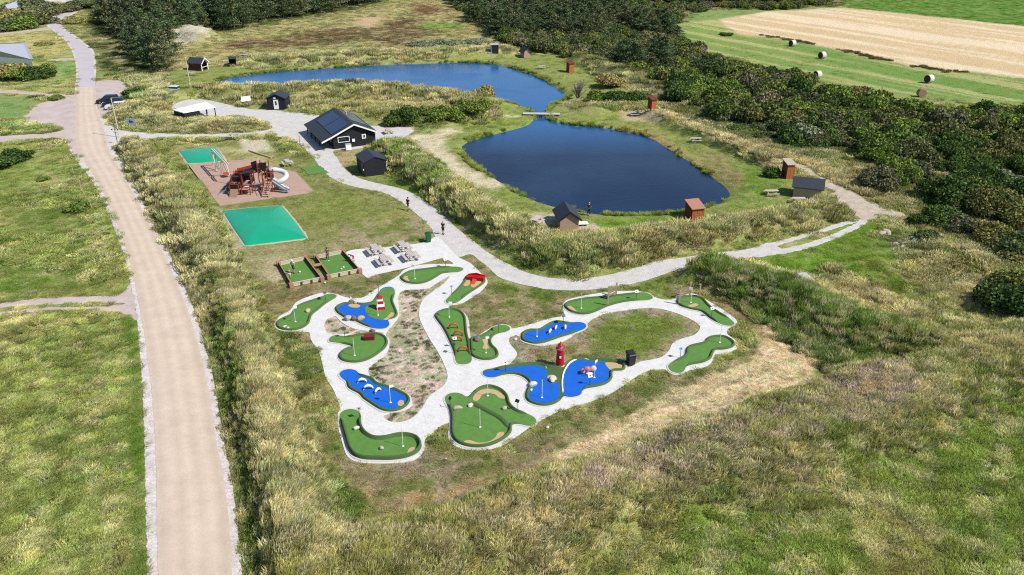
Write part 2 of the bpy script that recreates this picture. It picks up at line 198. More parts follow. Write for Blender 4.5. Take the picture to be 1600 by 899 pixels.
# ------------------------------------------------------------------ ground cover regions (base colours, height of growth, density)
def lin(c): return np.array([((x/255+.055)/1.055)**2.4 if x > 10 else x/255/12.92 for x in c])
def A(r, g, b, k=1.6): return lin((r, g, b))/k
G = lambda r, g, b: A(r, g, b, 1.35)
REG = [  # polygon px, colour, height, density, softness m, noise amplitude m
 ([(-400,180),(95,232),(120,262),(190,380),(204,450),(212,500),(228,700),(230,960),(-400,960)], G(154,164,90), .27, 1.1, 1, 1),
 ([(-200,232),(95,236),(110,262),(60,300),(-200,300)], G(150,165,85), .2, .7, 4, 3),
 ([(-200,330),(60,360),(130,355),(60,330),(0,310),(-200,300)], G(122,140,62), .2, .8, 3, 3),
 ([(-200,420),(90,430),(150,445),(200,440),(195,457),(-200,470)], G(120,145,60), .15, .8, 2, 1.5),
 ([(192,500),(212,500),(228,640),(230,960),(196,960),(200,800),(205,640)], G(110,140,50), .15, .9, .5, .8),
 ([(-100,148),(44,152),(50,165),(34,186),(-100,190)], G(128,156,92), 0.05, .3, 1, .6),
 ([(-100,190),(40,188),(95,200),(60,207),(-100,212)], G(165,175,110), .3, .8, 1, 1),
 ([(-100,100),(118,98),(115,140),(60,143),(-100,138)], G(160,168,100), .25, .7, 1.5, 1),
 ([(80,70),(110,78),(117,92),(80,94)], G(128,160,90), .08, .4, 1, 1), ([(82,97),(116,95),(116,118),(82,118)], G(135,165,95), .08, .4, 1, 1),
 ([(-100,50),(72,46),(108,74),(112,90),(60,88),(-100,88)], G(190,182,120), .15, .6, 2, 1.5),
 ([(-100,-5),(60,2),(110,3),(85,20),(-100,12)], G(165,180,110), .1, .4, 3, 2),
 ([(104,40),(132,38),(160,70),(165,120),(150,120),(148,85)], G(170,172,115), .25, .8, 1, 1),
 # heath and dunes behind the far pond
 ([(250,118),(262,60),(340,60),(420,40),(600,8),(640,-8),(760,-8),(760,60),(800,70),(800,90),(560,100),(420,112),(330,118)], G(176,166,116), .25, .8, 2, 2),
 ([(330,70),(440,58),(520,46),(600,46),(600,62),(480,72),(380,80)], G(128,104,80), .25, .9, 4, 4),
 ([(570,38),(640,25),(690,42),(640,70),(580,72)], G(132,110,84), .25, .9, 4, 5), ([(640,8),(680,6),(700,18),(650,24)], G(140,105,85), .2, .9, 4, 4),
 ([(660,36),(730,36),(730,44),(670,45)], G(128,160,75), .15, .8, 3, 3), ([(560,30),(600,26),(580,42),(550,40)], G(200,170,140), 0, 0, 3, 3),
 ([(375,96),(480,82),(640,76),(800,72),(800,88),(640,98),(440,108),(380,110)], G(180,180,125), .7, 1.3, 1, 1),
 ([(268,45),(285,43),(320,56),(328,66),(285,70),(262,66)], A(228,218,202,1.5), .1, .35, 1.5, 2),
 # pond banks, mown
 ([(262,112),(330,104),(400,108),(500,103),(640,97),(780,86),(870,88),(900,100),(1000,140),(1020,172),(1100,218),(1160,240),(1240,268),(1300,310),(1290,322),(1200,340),(1100,352),(960,360),(860,362),(800,330),(720,290),(650,235),(640,205),(720,200),(780,190),(770,165),(600,135),(340,145),(265,150)], G(142,152,82), .06, .5, .8, .6),
 ([(340,122),(500,104),(700,96),(800,100),(860,122),(898,150),(880,140),(850,122),(800,104),(700,99),(500,108),(340,128)], G(118,125,62), .2, 1, .8, .8),
 ([(1120,262),(1180,262),(1220,285),(1210,320),(1150,325),(1160,300),(1140,280)], G(120,148,60), .06, .6, 2, 1.5),
 ([(930,340),(1060,342),(1090,350),(1000,358),(930,356)], G(128,156,60), .08, .6, 1, 1),
 ([(940,198),(1020,205),(1090,250),(1140,285),(1128,285),(1080,252),(1020,217),(950,204)], G(175,155,105), .08, .5, 1, 1),
 ([(1095,235),(1125,245),(1160,275),(1170,300),(1130,290),(1145,300),(1100,250)], G(150,140,95), .06, .5, 1.5, 1.5),
 ([(640,214),(690,205),(770,190),(800,182),(818,182),(770,197),(700,213),(688,228),(715,252),(750,272),(785,292),(770,302),(725,285),(680,250)], A(226,210,184,1.4), .06, .12, 1, 1.2),
 ([(830,335),(870,330),(890,345),(870,356),(835,350)], A(212,198,175), 0, .08, .8, 1), ([(905,350),(925,348),(945,358),(905,365)], A(215,202,180), 0, .1, .6, .8),
 ([(968,172),(1020,180),(1060,198),(1040,196),(980,188)], A(205,190,155), .05, .2, 1, 1),
 ([(700,195),(790,185),(820,184),(835,196),(790,203),(740,214)], G(140,155,75), .1, .7, 1, 1),
 # tall dune grass on the banks
 ([(182,228),(200,226),(240,262),(300,330),(360,410),(410,500),(445,600),(480,700),(540,790),(600,850),(560,960),(384,960),(380,860),(368,760),(352,680),(335,590),(318,520),(295,450),(268,385),(238,330),(210,280)], G(188,182,132), .60, 1.3, .4, .5),
 ([(330,440),(352,470),(385,620),(415,780),(420,960),(396,960),(378,800),(358,680),(335,560)], G(120,135,65), .3, 1.2, .8, .8),
 ([(300,300),(350,380),(410,470),(450,600),(500,690),(470,680),(430,580),(380,450),(320,350)], G(150,152,92), .45, 1, 1, 1),
 ([(185,176),(200,150),(240,150),(300,165),(345,183),(375,182),(415,195),(410,206),(340,208),(240,206),(180,196),(160,184)], G(186,184,130), .48, 1.4, .5, .4),
 ([(190,128),(215,108),(262,112),(262,150),(205,158)], G(186,184,130), .55, 1.2, .8, .5),
 ([(300,147),(350,137),(500,132),(640,130),(720,145),(775,165),(780,186),(740,196),(600,186),(500,176),(420,169),(350,163)], G(172,170,112), .7, 1.4, .6, .6),
 ([(420,168),(500,172),(600,182),(700,195),(600,196),(540,190),(420,172)], G(125,140,70), .3, 1, .6, .6),
 ([(595,228),(625,222),(700,280),(760,325),(820,355),(870,368),(960,366),(1090,356),(1200,345),(1310,318),(1335,340),(1240,366),(1150,380),(1060,396),(980,415),(905,432),(850,430),(800,408),(740,365),(690,325),(650,290)], G(168,168,108), .72, 1.45, .4, .5),
 ([(590,228),(620,225),(680,262),(710,300),(690,310),(640,280),(600,255)], G(122,142,68), .65, 1.4, 1, 1),
 ([(720,345),(800,385),(860,395),(900,400),(900,430),(850,428),(790,402)], G(140,148,85), .6, 1.3, 1.5, 1.5),
 ([(555,296),(600,290),(660,312),(712,355),(760,393),(825,426),(870,434),(905,434),(900,428),(850,425),(800,402),(740,362),(690,325),(650,296),(610,275)], G(118,142,58), .12, .9, .4, .4),
 ([(1020,420),(1060,397),(1200,375),(1330,346),(1345,340),(1350,347),(1290,362),(1200,384),(1100,398),(1020,412)], G(135,150,72), .15, .9, .8, .6),
 ([(890,92),(930,92),(1010,125),(1055,148),(1010,150),(950,128)], G(190,188,135), .6, 1.3, .6, .6),
 ([(1010,180),(1040,180),(1110,215),(1180,242),(1240,265),(1210,270),(1120,228),(1050,198)], G(195,182,135), .55, 1.3, .5, .4),
 ([(880,160),(930,150),(1010,160),(1020,175),(940,178),(890,175)], G(165,168,105), .45, 1.2, 1, .8),
 ([(1068,432),(1110,424),(1200,424),(1250,444),(1400,500),(1420,530),(1360,560),(1290,575),(1260,570),(1190,510),(1120,460),(1070,440)], G(110,134,58), .8, 1.6, .5, .5),
 ([(1130,450),(1190,475),(1260,530),(1310,560),(1290,578),(1258,570),(1190,510),(1130,465)], G(98,122,55), .6, 1.6, .7, .7),  # left-facing slope: deeper green, with its shade put into the colour
 ([(1230,440),(1260,440),(1420,500),(1400,508),(1300,470)], G(176,172,112), .4, 1.2, .8, .6),
 ([(1075,424),(1120,412),(1210,412),(1265,434),(1340,466),(1410,494),(1400,506),(1330,482),(1250,450),(1200,428),(1120,426)], G(208,200,146), .6, 1.6, .4, .4),
 # lush hollow on the right
 ([(1110,408),(1220,394),(1300,366),(1350,346),(1400,352),(1430,400),(1440,450),(1400,480),(1300,435),(1240,430),(1190,412)], G(116,150,46), .12, 1, 1, 1),
 ([(1380,368),(1440,368),(1456,392),(1400,400)], A(205,188,176), .08, .3, .8, 1),
 ([(1380,345),(1440,345),(1520,380),(1600,440),(1700,500),(1700,560),(1600,500),(1460,560),(1400,520),(1420,440)], G(150,152,85), .5, 1.2, 2, 2),
 ([(1390,370),(1460,372),(1470,420),(1400,425)], G(110,112,75), .3, .8, 2, 2),
 ([(1440,370),(1520,400),(1620,462),(1620,476),(1510,412),(1440,385)], G(205,190,135), .5, 1.3, .6, .6),
 ([(1290,420),(1370,455),(1425,495),(1400,505),(1340,478),(1290,440)], G(190,180,125), .6, 1.3, .6, .6),
 ([(1320,405),(1400,420),(1425,440),(1410,485),(1330,430)], G(118,136,52), .2, 1, 1, 1),
 # lawn and mini golf surroundings
 ([(262,222),(430,216),(470,238),(520,284),(600,304),(645,332),(680,372),(600,386),(545,394),(430,440),(400,430),(340,330)], G(140,142,84), .05, .45, 1, .8),
 ([(440,310),(560,300),(620,330),(600,350),(480,360)], G(132,142,72), .05, .4, 4, 3), ([(560,345),(640,335),(672,362),(600,372)], G(160,155,92), .05, .4, 3, 3),
 ([(350,385),(480,378),(600,375),(650,380),(540,392),(430,410),(400,420)], G(165,155,112), .05, .4, 1.5, 1.5),
 ([(400,405),(440,402),(445,450),(400,440)], G(190,175,145), .05, .3, 1.5, 1.2), ([(288,228),(340,224),(365,250),(420,255),(400,235)], G(190,180,130), .1, .4, 2, 2),
 ([(330,322),(350,325),(385,385),(370,390)], G(190,178,150), 0, .2, .6, .6), ([(375,220),(415,218),(428,236),(380,238)], A(225,212,190), 0, .05, .6, .5),
 ([(420,215),(450,215),(480,235),(470,245),(440,238)], G(165,168,105), .35, 1.1, .6, .5), ([(230,208),(340,216),(430,210),(420,218),(300,226),(235,224)], G(165,168,105), .35, 1.1, .5, .5),
 ([(522,240),(548,234),(560,240),(545,262),(530,258)], G(185,160,125), .06, .4, .8, .8), ([(528,262),(556,255),(612,280),(600,288),(560,278)], G(140,148,85), .05, .4, .8, .8),
 ([(400,440),(440,450),(560,432),(690,404),(640,412),(620,430),(560,465),(440,492),(430,520),(480,530),(500,590),(525,640),(520,700),(560,760),(500,690),(440,560)], G(150,138,98), .08, .7, 1, 1),
 ([(440,510),(482,528),(500,590),(525,640),(520,690),(490,680),(450,580)], G(118,134,66), .3, 1, 1, 1),
 ([(520,700),(560,728),(660,728),(700,700),(770,712),(860,660),(960,622),(1040,590),(1140,570),(1190,545),(1270,572),(1160,630),(1000,690),(860,745),(720,795),(580,812),(545,770)], G(140,138,86), .12, .9, 1, 1),
 ([(640,700),(700,700),(720,740),(640,740),(560,738),(540,722)], G(165,145,128), .12, .7, 1.2, 1.2),
 ([(530,745),(560,775),(620,800),(720,785),(820,750),(920,705),(900,690),(800,735),(700,765),(620,775),(570,755)], G(196,168,122), .1, .7, .8, .8),
 ([(860,705),(900,684),(960,655),(1050,612),(1110,588),(1168,562),(1185,535),(1170,500),(1195,508),(1272,574),(1270,600),(1150,645),(1010,695),(880,742)], A(236,212,174,1.35), .06, .9, .6, .9),
 ([(1100,465),(1130,480),(1160,500),(1190,530),(1200,520),(1150,480),(1110,458)], G(165,140,100), .08, .6, .6, .5),
 ([(700,480),(735,470),(765,448),(800,445),(880,458),(960,458),(880,475),(880,492),(800,508),(740,525)], G(150,142,95), .06, .6, .8, .8),
 ([(770,440),(860,456),(980,452),(1060,425),(1100,440),(1050,462),(960,455),(880,468),(820,478),(780,465)], G(125,142,60), .1, .8, 1, .8),
 ([(718,402),(735,398),(775,430),(765,445),(745,420)], G(142,130,90), .08, .7, .3, .3),
 ([(590,420),(700,405),(706,412),(650,415),(600,432)], G(148,142,90), .08, .7, .3, .3),
 (ISL1, G(206,190,170), .06, .25, .3, .2), ([(640,455),(690,455),(655,495),(670,540),(640,560),(600,590),(590,575),(610,540),(620,490)], G(118,132,84), .16, 1.0, 1.2, 4),
 (ISL1B, G(205,188,172), .05, .12, .3, .2), (ISL2, G(180,168,145), .08, .6, .3, .2),
 ([(920,520),(960,495),(1010,488),(1060,498),(1076,512),(1050,528),(1035,550),(1000,560),(960,558),(925,545)], G(124,144,62), .1, .8, .6, .6),
 ([(830,545),(870,542),(900,538),(930,545),(950,560),(900,558),(840,562)], G(165,152,98), .15, .9, .6, .6),
 # bottom meadow
 ([(500,880),(580,860),(700,816),(850,757),(980,714),(1120,666),(1272,614),(1400,545),(1620,470),(1900,600),(1900,1300),(300,1300),(380,960),(430,880)], G(152,152,86), .62, 1.4, .5, .8),
 ([(850,960),(800,880),(900,820),(1040,760),(1200,790),(1400,700),(1500,660),(1900,620),(1900,1300),(850,1300)], G(132,150,64), .30, 1.3, 3, 3),
 ([(470,760),(540,760),(570,800),(560,830),(520,820)], G(112,130,58), .3, 1.2, 1, 1),
 ([(760,860),(880,800),(1000,735),(1120,690),(1290,635),(1400,600),(1450,600),(1440,650),(1310,705),(1150,765),(1000,800),(900,850),(800,900)], G(166,162,106), .5, 1.3, 2, 3),
 ([(980,700),(1100,670),(1130,700),(1000,760),(960,740)], G(164,152,118), .4, 1.2, 3, 3), ([(1290,600),(1370,590),(1390,640),(1300,650)], G(164,146,122), .4, 1.1, 2, 2),
 ([(1300,820),(1500,800),(1650,900),(1300,960)], G(150,142,82), .28, 1.1, 5, 6),
 # fields
 ([(1030,20),(1130,10),(1320,-10),(1900,-10),(1900,200),(1600,165),(1400,152),(1300,132),(1180,98),(1080,74),(1040,50)], G(132,156,88), .04, .12, 2, 1),
 ([(1060,40),(1130,30),(1180,55),(1300,95),(1250,108),(1120,80)], G(170,172,110), .04, .15, 5, 8),
 ([(1122,30),(1200,18),(1320,12),(1900,72),(1900,176),(1600,122),(1440,106),(1380,95),(1240,64),(1170,56),(1140,50)], A(232,205,172), 0, .03, 1, .5),
 ([(1322,12),(1900,72),(1900,-30),(1300,-30),(1310,4)], G(96,138,48), .1, .4, .8, .3),
 # floor under the scrub
 ([(690,-8),(760,50),(800,70),(890,90),(950,118),(1010,140),(1040,165),(1110,205),(1230,250),(1290,262),(1350,300),(1430,335),(1520,375),(1700,470),(1900,400),(1900,222),(1600,180),(1400,168),(1300,146),(1180,108),(1080,76),(1050,45),(1090,18),(1320,10),(1310,-8)], G(124,126,76), .5, .9, 2, 2),
 ([(1180,225),(1280,258),(1360,300),(1440,345),(1500,375),(1400,345),(1300,290),(1190,245)], G(180,165,115), .55, 1.2, 1.5, 1.5),
 ([(130,-8),(140,20),(135,60),(160,112),(215,118),(275,112),(268,60),(350,52),(440,36),(600,6),(600,-8)], G(70,82,50), .3, .5, 2, 1.5)]
RGW = [(W([(u, max(v, -60)) for u, v in r[0]]),)+tuple(r[1:]) for r in REG]
_e = W([(1240,63),(1600,124)]); _e = (_e[1]-_e[0])/np.linalg.norm(_e[1]-_e[0])
STRIPES = [(W([(1128,32),(1200,19),(1320,13),(1900,75),(1900,172),(1600,120),(1440,103),(1380,92),(1240,62),(1170,54),(1140,48)]), _e, G(218,188,148), G(244,224,198), .26),
 (W([(1040,40),(1120,30),(1160,58),(1240,68),(1380,98),(1440,108),(1600,126),(1600,160),(1440,150),(1300,130),(1180,98),(1080,74)]), _e, G(112,146,70), G(190,184,130), .30)]
_g = W([(930,700),(1265,575)]); _g = (_g[1]-_g[0])/np.linalg.norm(_g[1]-_g[0])
STRIPES.append((W([(870,706),(960,660),(1050,616),(1112,592),(1170,565),(1188,540),(1198,515),(1268,574),(1262,598),(1150,640),(1010,690),(890,736)]), _g, G(176,156,112), G(240,220,184), 1.3))
ISLG_ = W([(915,522),(955,497),(1010,490),(1058,499),(1074,512),(1048,527),(1032,549),(998,559),(960,557),(925,547)])
def classify(X, Y):
    n = X.shape
    C = np.empty(n+(3,)); C[:] = G(150,155,90); H = np.full(n, .3); D = np.full(n, .7)
    for k, (poly, col, h, dn, soft, na) in enumerate(RGW):
        sd = sdf(X, Y, poly, soft+na+2)
        m = sd < soft+na
        if not m.any(): continue
        s2 = sd[m]+(fbm(X[m]*.6/max(na, .4), Y[m]*.6/max(na, .4), k, 3)-.5)*3*na
        a = 1-sst(-soft, soft, s2)
        C[m] = C[m]*(1-a[:, None])+np.array(col)*a[:, None]; H[m] = H[m]*(1-a)+h*a; D[m] = D[m]*(1-a)+dn*a
    # patchiness: greener damp patches, dry straw patches
    g = fbm(X*.16, Y*.16, 71, 4); s = fbm(X*.45+9, Y*.45, 83, 3)
    am = np.clip(H/.3, .25, 1)
    tan = np.array(G(196,178,126)); grn = np.array(G(112,136,60))
    a = sst(.52, .72, g)*.45*am; C = C*(1-a[..., None])+tan*a[..., None]
    a = sst(.50, .30, g)*.32*am; C = C*(1-a[..., None])+grn*a[..., None]
    p2 = fbm(X*.9+3, Y*.9, 131, 4); a = sst(.54, .70, p2)*.5*am; C = C*(1-a[..., None])+np.array(G(208,198,150))*a[..., None]; a = sst(.46, .32, p2)*.4*am; C = C*(1-a[..., None])+np.array(G(100,120,60))*a[..., None]
    C = C*(1+.35*(s-.5)*am)[..., None]
    lum = C @ np.array([.3, .6, .1]); C = C*.95+lum[..., None]*np.array([.05, .05, .045])
    for isl in (I1, I1B):
        sd = sdf(X, Y, isl, 3); m = sd < .3
        if m.any():
            q = fbm(X[m]*.9, Y[m]*.9, 205, 3)*.6+.4*fbm(X[m]*.3, Y[m]*.3, 77, 3); a = sst(.42, .58, q)*(1 if isl is I1 else .35); C[m] = np.array(A(222,202,188,1.3))*(.7+.6*fbm(X[m]*2.3, Y[m]*2.3, 50, 3))[:, None]; C[m] = C[m]*(1-.35*a[:, None])+np.array(G(130,136,96))*.35*a[:, None]; D[m] = .12+1.5*a; H[m] = .13
    sd = net_sd(X, Y); m = (sd > 0) & (sd < 9) & (H < .2) & (X > -22) & (X < 24) & ~(sdf(X, Y, ISLG_, 1) < 0)
    if m.any(): q = fbm(X[m]*.8, Y[m]*.8, 305, 4); a = sst(.50, .60, q)[:, None]*.55; C[m] = C[m]*(1-a)+np.array(G(176,156,138))*a; a = sst(.48, .40, q)[:, None]*.5; C[m] = C[m]*(1-a)+np.array(G(98,120,58))*a
    for poly, e, c1, c2, f1 in STRIPES:
        m = (sdf(X, Y, poly, 3) < 0)
        if m.any():
            al = X[m]*e[0]+Y[m]*e[1]; ac = -X[m]*e[1]+Y[m]*e[0]; q = vn(ac*f1, al*.012, 7)*.6+vn(ac*f1*3, al*.03, 8)*.4+.25*(vn(al*.02, ac*.05, 9)-.5)
            w_ = sst(.42, .62, q)[:, None]; C[m] = C[m]*.35+.65*(np.array(c1)*(1-w_)+np.array(c2)*w_)
    return np.clip(C, .004, .9), H, D

# ------------------------------------------------------------------ materials
MATS = {}
def newmat(name):
    m = bpy.data.materials.new(name); m.use_nodes = True; n = m.node_tree.nodes; b = n['Principled BSDF']
    return m, n, m.node_tree.links, b
def mat(name, col, rough=.75, var=.12, scale=8.0, bump=0.0, metal=0.0, spec=.3, stretch=None, col2=None, dark=.0):
    if name in MATS: return MATS[name]
    m, n, l, b = newmat(name)
    tc = n.new('ShaderNodeTexCoord'); mp = n.new('ShaderNodeMapping'); l.new(tc.outputs['Object'], mp.inputs[0])
    if stretch: mp.inputs['Scale'].default_value = stretch
    no = n.new('ShaderNodeTexNoise'); no.inputs['Scale'].default_value = scale; no.inputs['Detail'].default_value = 5; no.inputs['Roughness'].default_value = .65
    l.new(mp.outputs[0], no.inputs[0])
    cr = n.new('ShaderNodeValToRGB'); cr.color_ramp.elements[0].position = .3; cr.color_ramp.elements[1].position = .7
    c = np.array(col[:3], float); c2 = np.array(col2[:3], float) if col2 is not None else c
    cr.color_ramp.elements[0].color = (*np.clip(c*(1-var), 0, 1), 1); cr.color_ramp.elements[1].color = (*np.clip(c2*(1+var), 0, 1), 1)
    l.new(no.outputs['Fac'], cr.inputs[0]); l.new(cr.outputs[0], b.inputs['Base Color'])
    b.inputs['Roughness'].default_value = rough; b.inputs['Metallic'].default_value = metal; b.inputs['Specular IOR Level'].default_value = spec
    if bump:
        bp = n.new('ShaderNodeBump'); bp.inputs['Strength'].default_value = bump; bp.inputs['Distance'].default_value = .02
        l.new(no.outputs['Fac'], bp.inputs['Height']); l.new(bp.outputs[0], b.inputs['Normal'])
    MATS[name] = m; return m
def ground_mat(name, c1, c2, fine=6.0, mid=.6, bump=.6, speck=None, rough=.95, stretch=None, dist=.05):
    """gravel-like: large blotches times fine grain, optional pale/dark specks"""
    m, n, l, b = newmat(name)
    tc = n.new('ShaderNodeTexCoord')
    a = n.new('ShaderNodeTexNoise'); a.inputs['Scale'].default_value = mid; a.inputs['Detail'].default_value = 6; a.inputs['Roughness'].default_value = .7
    f = n.new('ShaderNodeTexNoise'); f.inputs['Scale'].default_value = fine; f.inputs['Detail'].default_value = 4; f.inputs['Roughness'].default_value = .8
    mp = n.new('ShaderNodeMapping'); mp.inputs['Scale'].default_value = stretch or (1, 1, 1); l.new(tc.outputs['Object'], mp.inputs[0])
    l.new(mp.outputs[0], a.inputs[0]); l.new(tc.outputs['Object'], f.inputs[0])
    cr = n.new('ShaderNodeValToRGB'); cr.color_ramp.elements[0].position = .32; cr.color_ramp.elements[1].position = .68
    cr.color_ramp.elements[0].color = (*c1, 1); cr.color_ramp.elements[1].color = (*c2, 1); l.new(a.outputs['Fac'], cr.inputs[0])
    fr = n.new('ShaderNodeMapRange'); fr.inputs['From Min'].default_value = .3; fr.inputs['From Max'].default_value = .7
    fr.inputs['To Min'].default_value = 1-(speck or .18); fr.inputs['To Max'].default_value = 1+(speck or .18); l.new(f.outputs['Fac'], fr.inputs[0])
    mx = n.new('ShaderNodeMix'); mx.data_type = 'RGBA'; mx.blend_type = 'MULTIPLY'; mx.inputs[0].default_value = 1
    l.new(cr.outputs[0], mx.inputs[6]); l.new(fr.outputs[0], mx.inputs[7]); l.new(mx.outputs[2], b.inputs['Base Color'])
    b.inputs['Roughness'].default_value = rough; b.inputs['Specular IOR Level'].default_value = .15
    bp = n.new('ShaderNodeBump'); bp.inputs['Strength'].default_value = bump; bp.inputs['Distance'].default_value = dist
    l.new(f.outputs['Fac'], bp.inputs['Height']); l.new(bp.outputs[0], b.inputs['Normal'])
    MATS[name] = m; return m

def terrain_mat():
    m, n, l, b = newmat('ground_cover')
    at = n.new('ShaderNodeAttribute'); at.attribute_name = 'tint'
    tc = n.new('ShaderNodeTexCoord')
    f = n.new('ShaderNodeTexNoise'); f.inputs['Scale'].default_value = 3.2; f.inputs['Detail'].default_value = 7; f.inputs['Roughness'].default_value = .78
    g = n.new('ShaderNodeTexNoise'); g.inputs['Scale'].default_value = .8; g.inputs['Detail'].default_value = 6; g.inputs['Roughness'].default_value = .75
    l.new(tc.outputs['Object'], f.inputs[0]); l.new(tc.outputs['Object'], g.inputs[0])
    fr = n.new('ShaderNodeMapRange'); fr.inputs['From Min'].default_value = .33; fr.inputs['From Max'].default_value = .67
    fr.inputs['To Min'].default_value = .55; fr.inputs['To Max'].default_value = 1.4; l.new(f.outputs['Fac'], fr.inputs[0])
    mx = n.new('ShaderNodeMix'); mx.data_type = 'RGBA'; mx.blend_type = 'MULTIPLY'; mx.inputs[0].default_value = 1
    l.new(at.outputs['Color'], mx.inputs[6]); l.new(fr.outputs[0], mx.inputs[7])
    hr = n.new('ShaderNodeValToRGB'); e = hr.color_ramp.elements; e[0].position = .36; e[1].position = .64
    e[0].color = (.78, 1.0, .70, 1); e[1].color = (1.18, 1.0, 1.10, 1); l.new(g.outputs['Fac'], hr.inputs[0])
    m2 = n.new('ShaderNodeMix'); m2.data_type = 'RGBA'; m2.blend_type = 'MULTIPLY'; m2.inputs[0].default_value = 1
    l.new(mx.outputs[2], m2.inputs[6]); l.new(hr.outputs[0], m2.inputs[7]); l.new(m2.outputs[2], b.inputs['Base Color'])
    b.inputs['Roughness'].default_value = 1; b.inputs['Specular IOR Level'].default_value = .05
    bp = n.new('ShaderNodeBump'); bp.inputs['Strength'].default_value = 1; bp.inputs['Distance'].default_value = .16
    l.new(f.outputs['Fac'], bp.inputs['Height']); l.new(bp.outputs[0], b.inputs['Normal'])
    return m
def grass_mat():
    m, n, l, b = newmat('grass_blades')
    at = n.new('ShaderNodeAttribute'); at.attribute_type = 'INSTANCER'; at.attribute_name = 'tint'
    rd = n.new('ShaderNodeAttribute'); rd.attribute_name = 'blade'
    mx = n.new('ShaderNodeMix'); mx.data_type = 'RGBA'; mx.blend_type = 'MULTIPLY'; mx.inputs[0].default_value = 1
    l.new(at.outputs['Color'], mx.inputs[6]); l.new(rd.outputs['Color'], mx.inputs[7])
    n.remove(b)
    df = n.new('ShaderNodeBsdfDiffuse'); tr = n.new('ShaderNodeBsdfTranslucent'); ms = n.new('ShaderNodeMixShader'); ms.inputs[0].default_value = .36
    l.new(mx.outputs[2], df.inputs[0]); l.new(mx.outputs[2], tr.inputs[0]); l.new(df.outputs[0], ms.inputs[1]); l.new(tr.outputs[0], ms.inputs[2])
    l.new(ms.outputs[0], n['Material Output'].inputs[0])
    return m
def foliage_mat(name, cols, fine=1.5):
    """leaf clusters: colour varies leaf by leaf and plant by plant"""
    m, n, l, b = newmat(name)
    oi = n.new('ShaderNodeObjectInfo'); cr = n.new('ShaderNodeValToRGB'); e = cr.color_ramp.elements
    while len(e) < len(cols): e.new(.5)
    for i, c in enumerate(cols): e[i].position = i/max(1, len(cols)-1); e[i].color = (*c, 1)
    l.new(oi.outputs['Random'], cr.inputs[0])
    rd = n.new('ShaderNodeAttribute'); rd.attribute_name = 'blade'
    mx = n.new('ShaderNodeMix'); mx.data_type = 'RGBA'; mx.blend_type = 'MULTIPLY'; mx.inputs[0].default_value = 1
    l.new(cr.outputs[0], mx.inputs[6]); l.new(rd.outputs['Color'], mx.inputs[7])
    n.remove(b); df = n.new('ShaderNodeBsdfDiffuse'); tr = n.new('ShaderNodeBsdfTranslucent'); ms = n.new('ShaderNodeMixShader'); ms.inputs[0].default_value = .2
    l.new(mx.outputs[2], df.inputs[0]); l.new(mx.outputs[2], tr.inputs[0]); l.new(df.outputs[0], ms.inputs[1]); l.new(tr.outputs[0], ms.inputs[2])
    l.new(ms.outputs[0], n['Material Output'].inputs[0]); return m

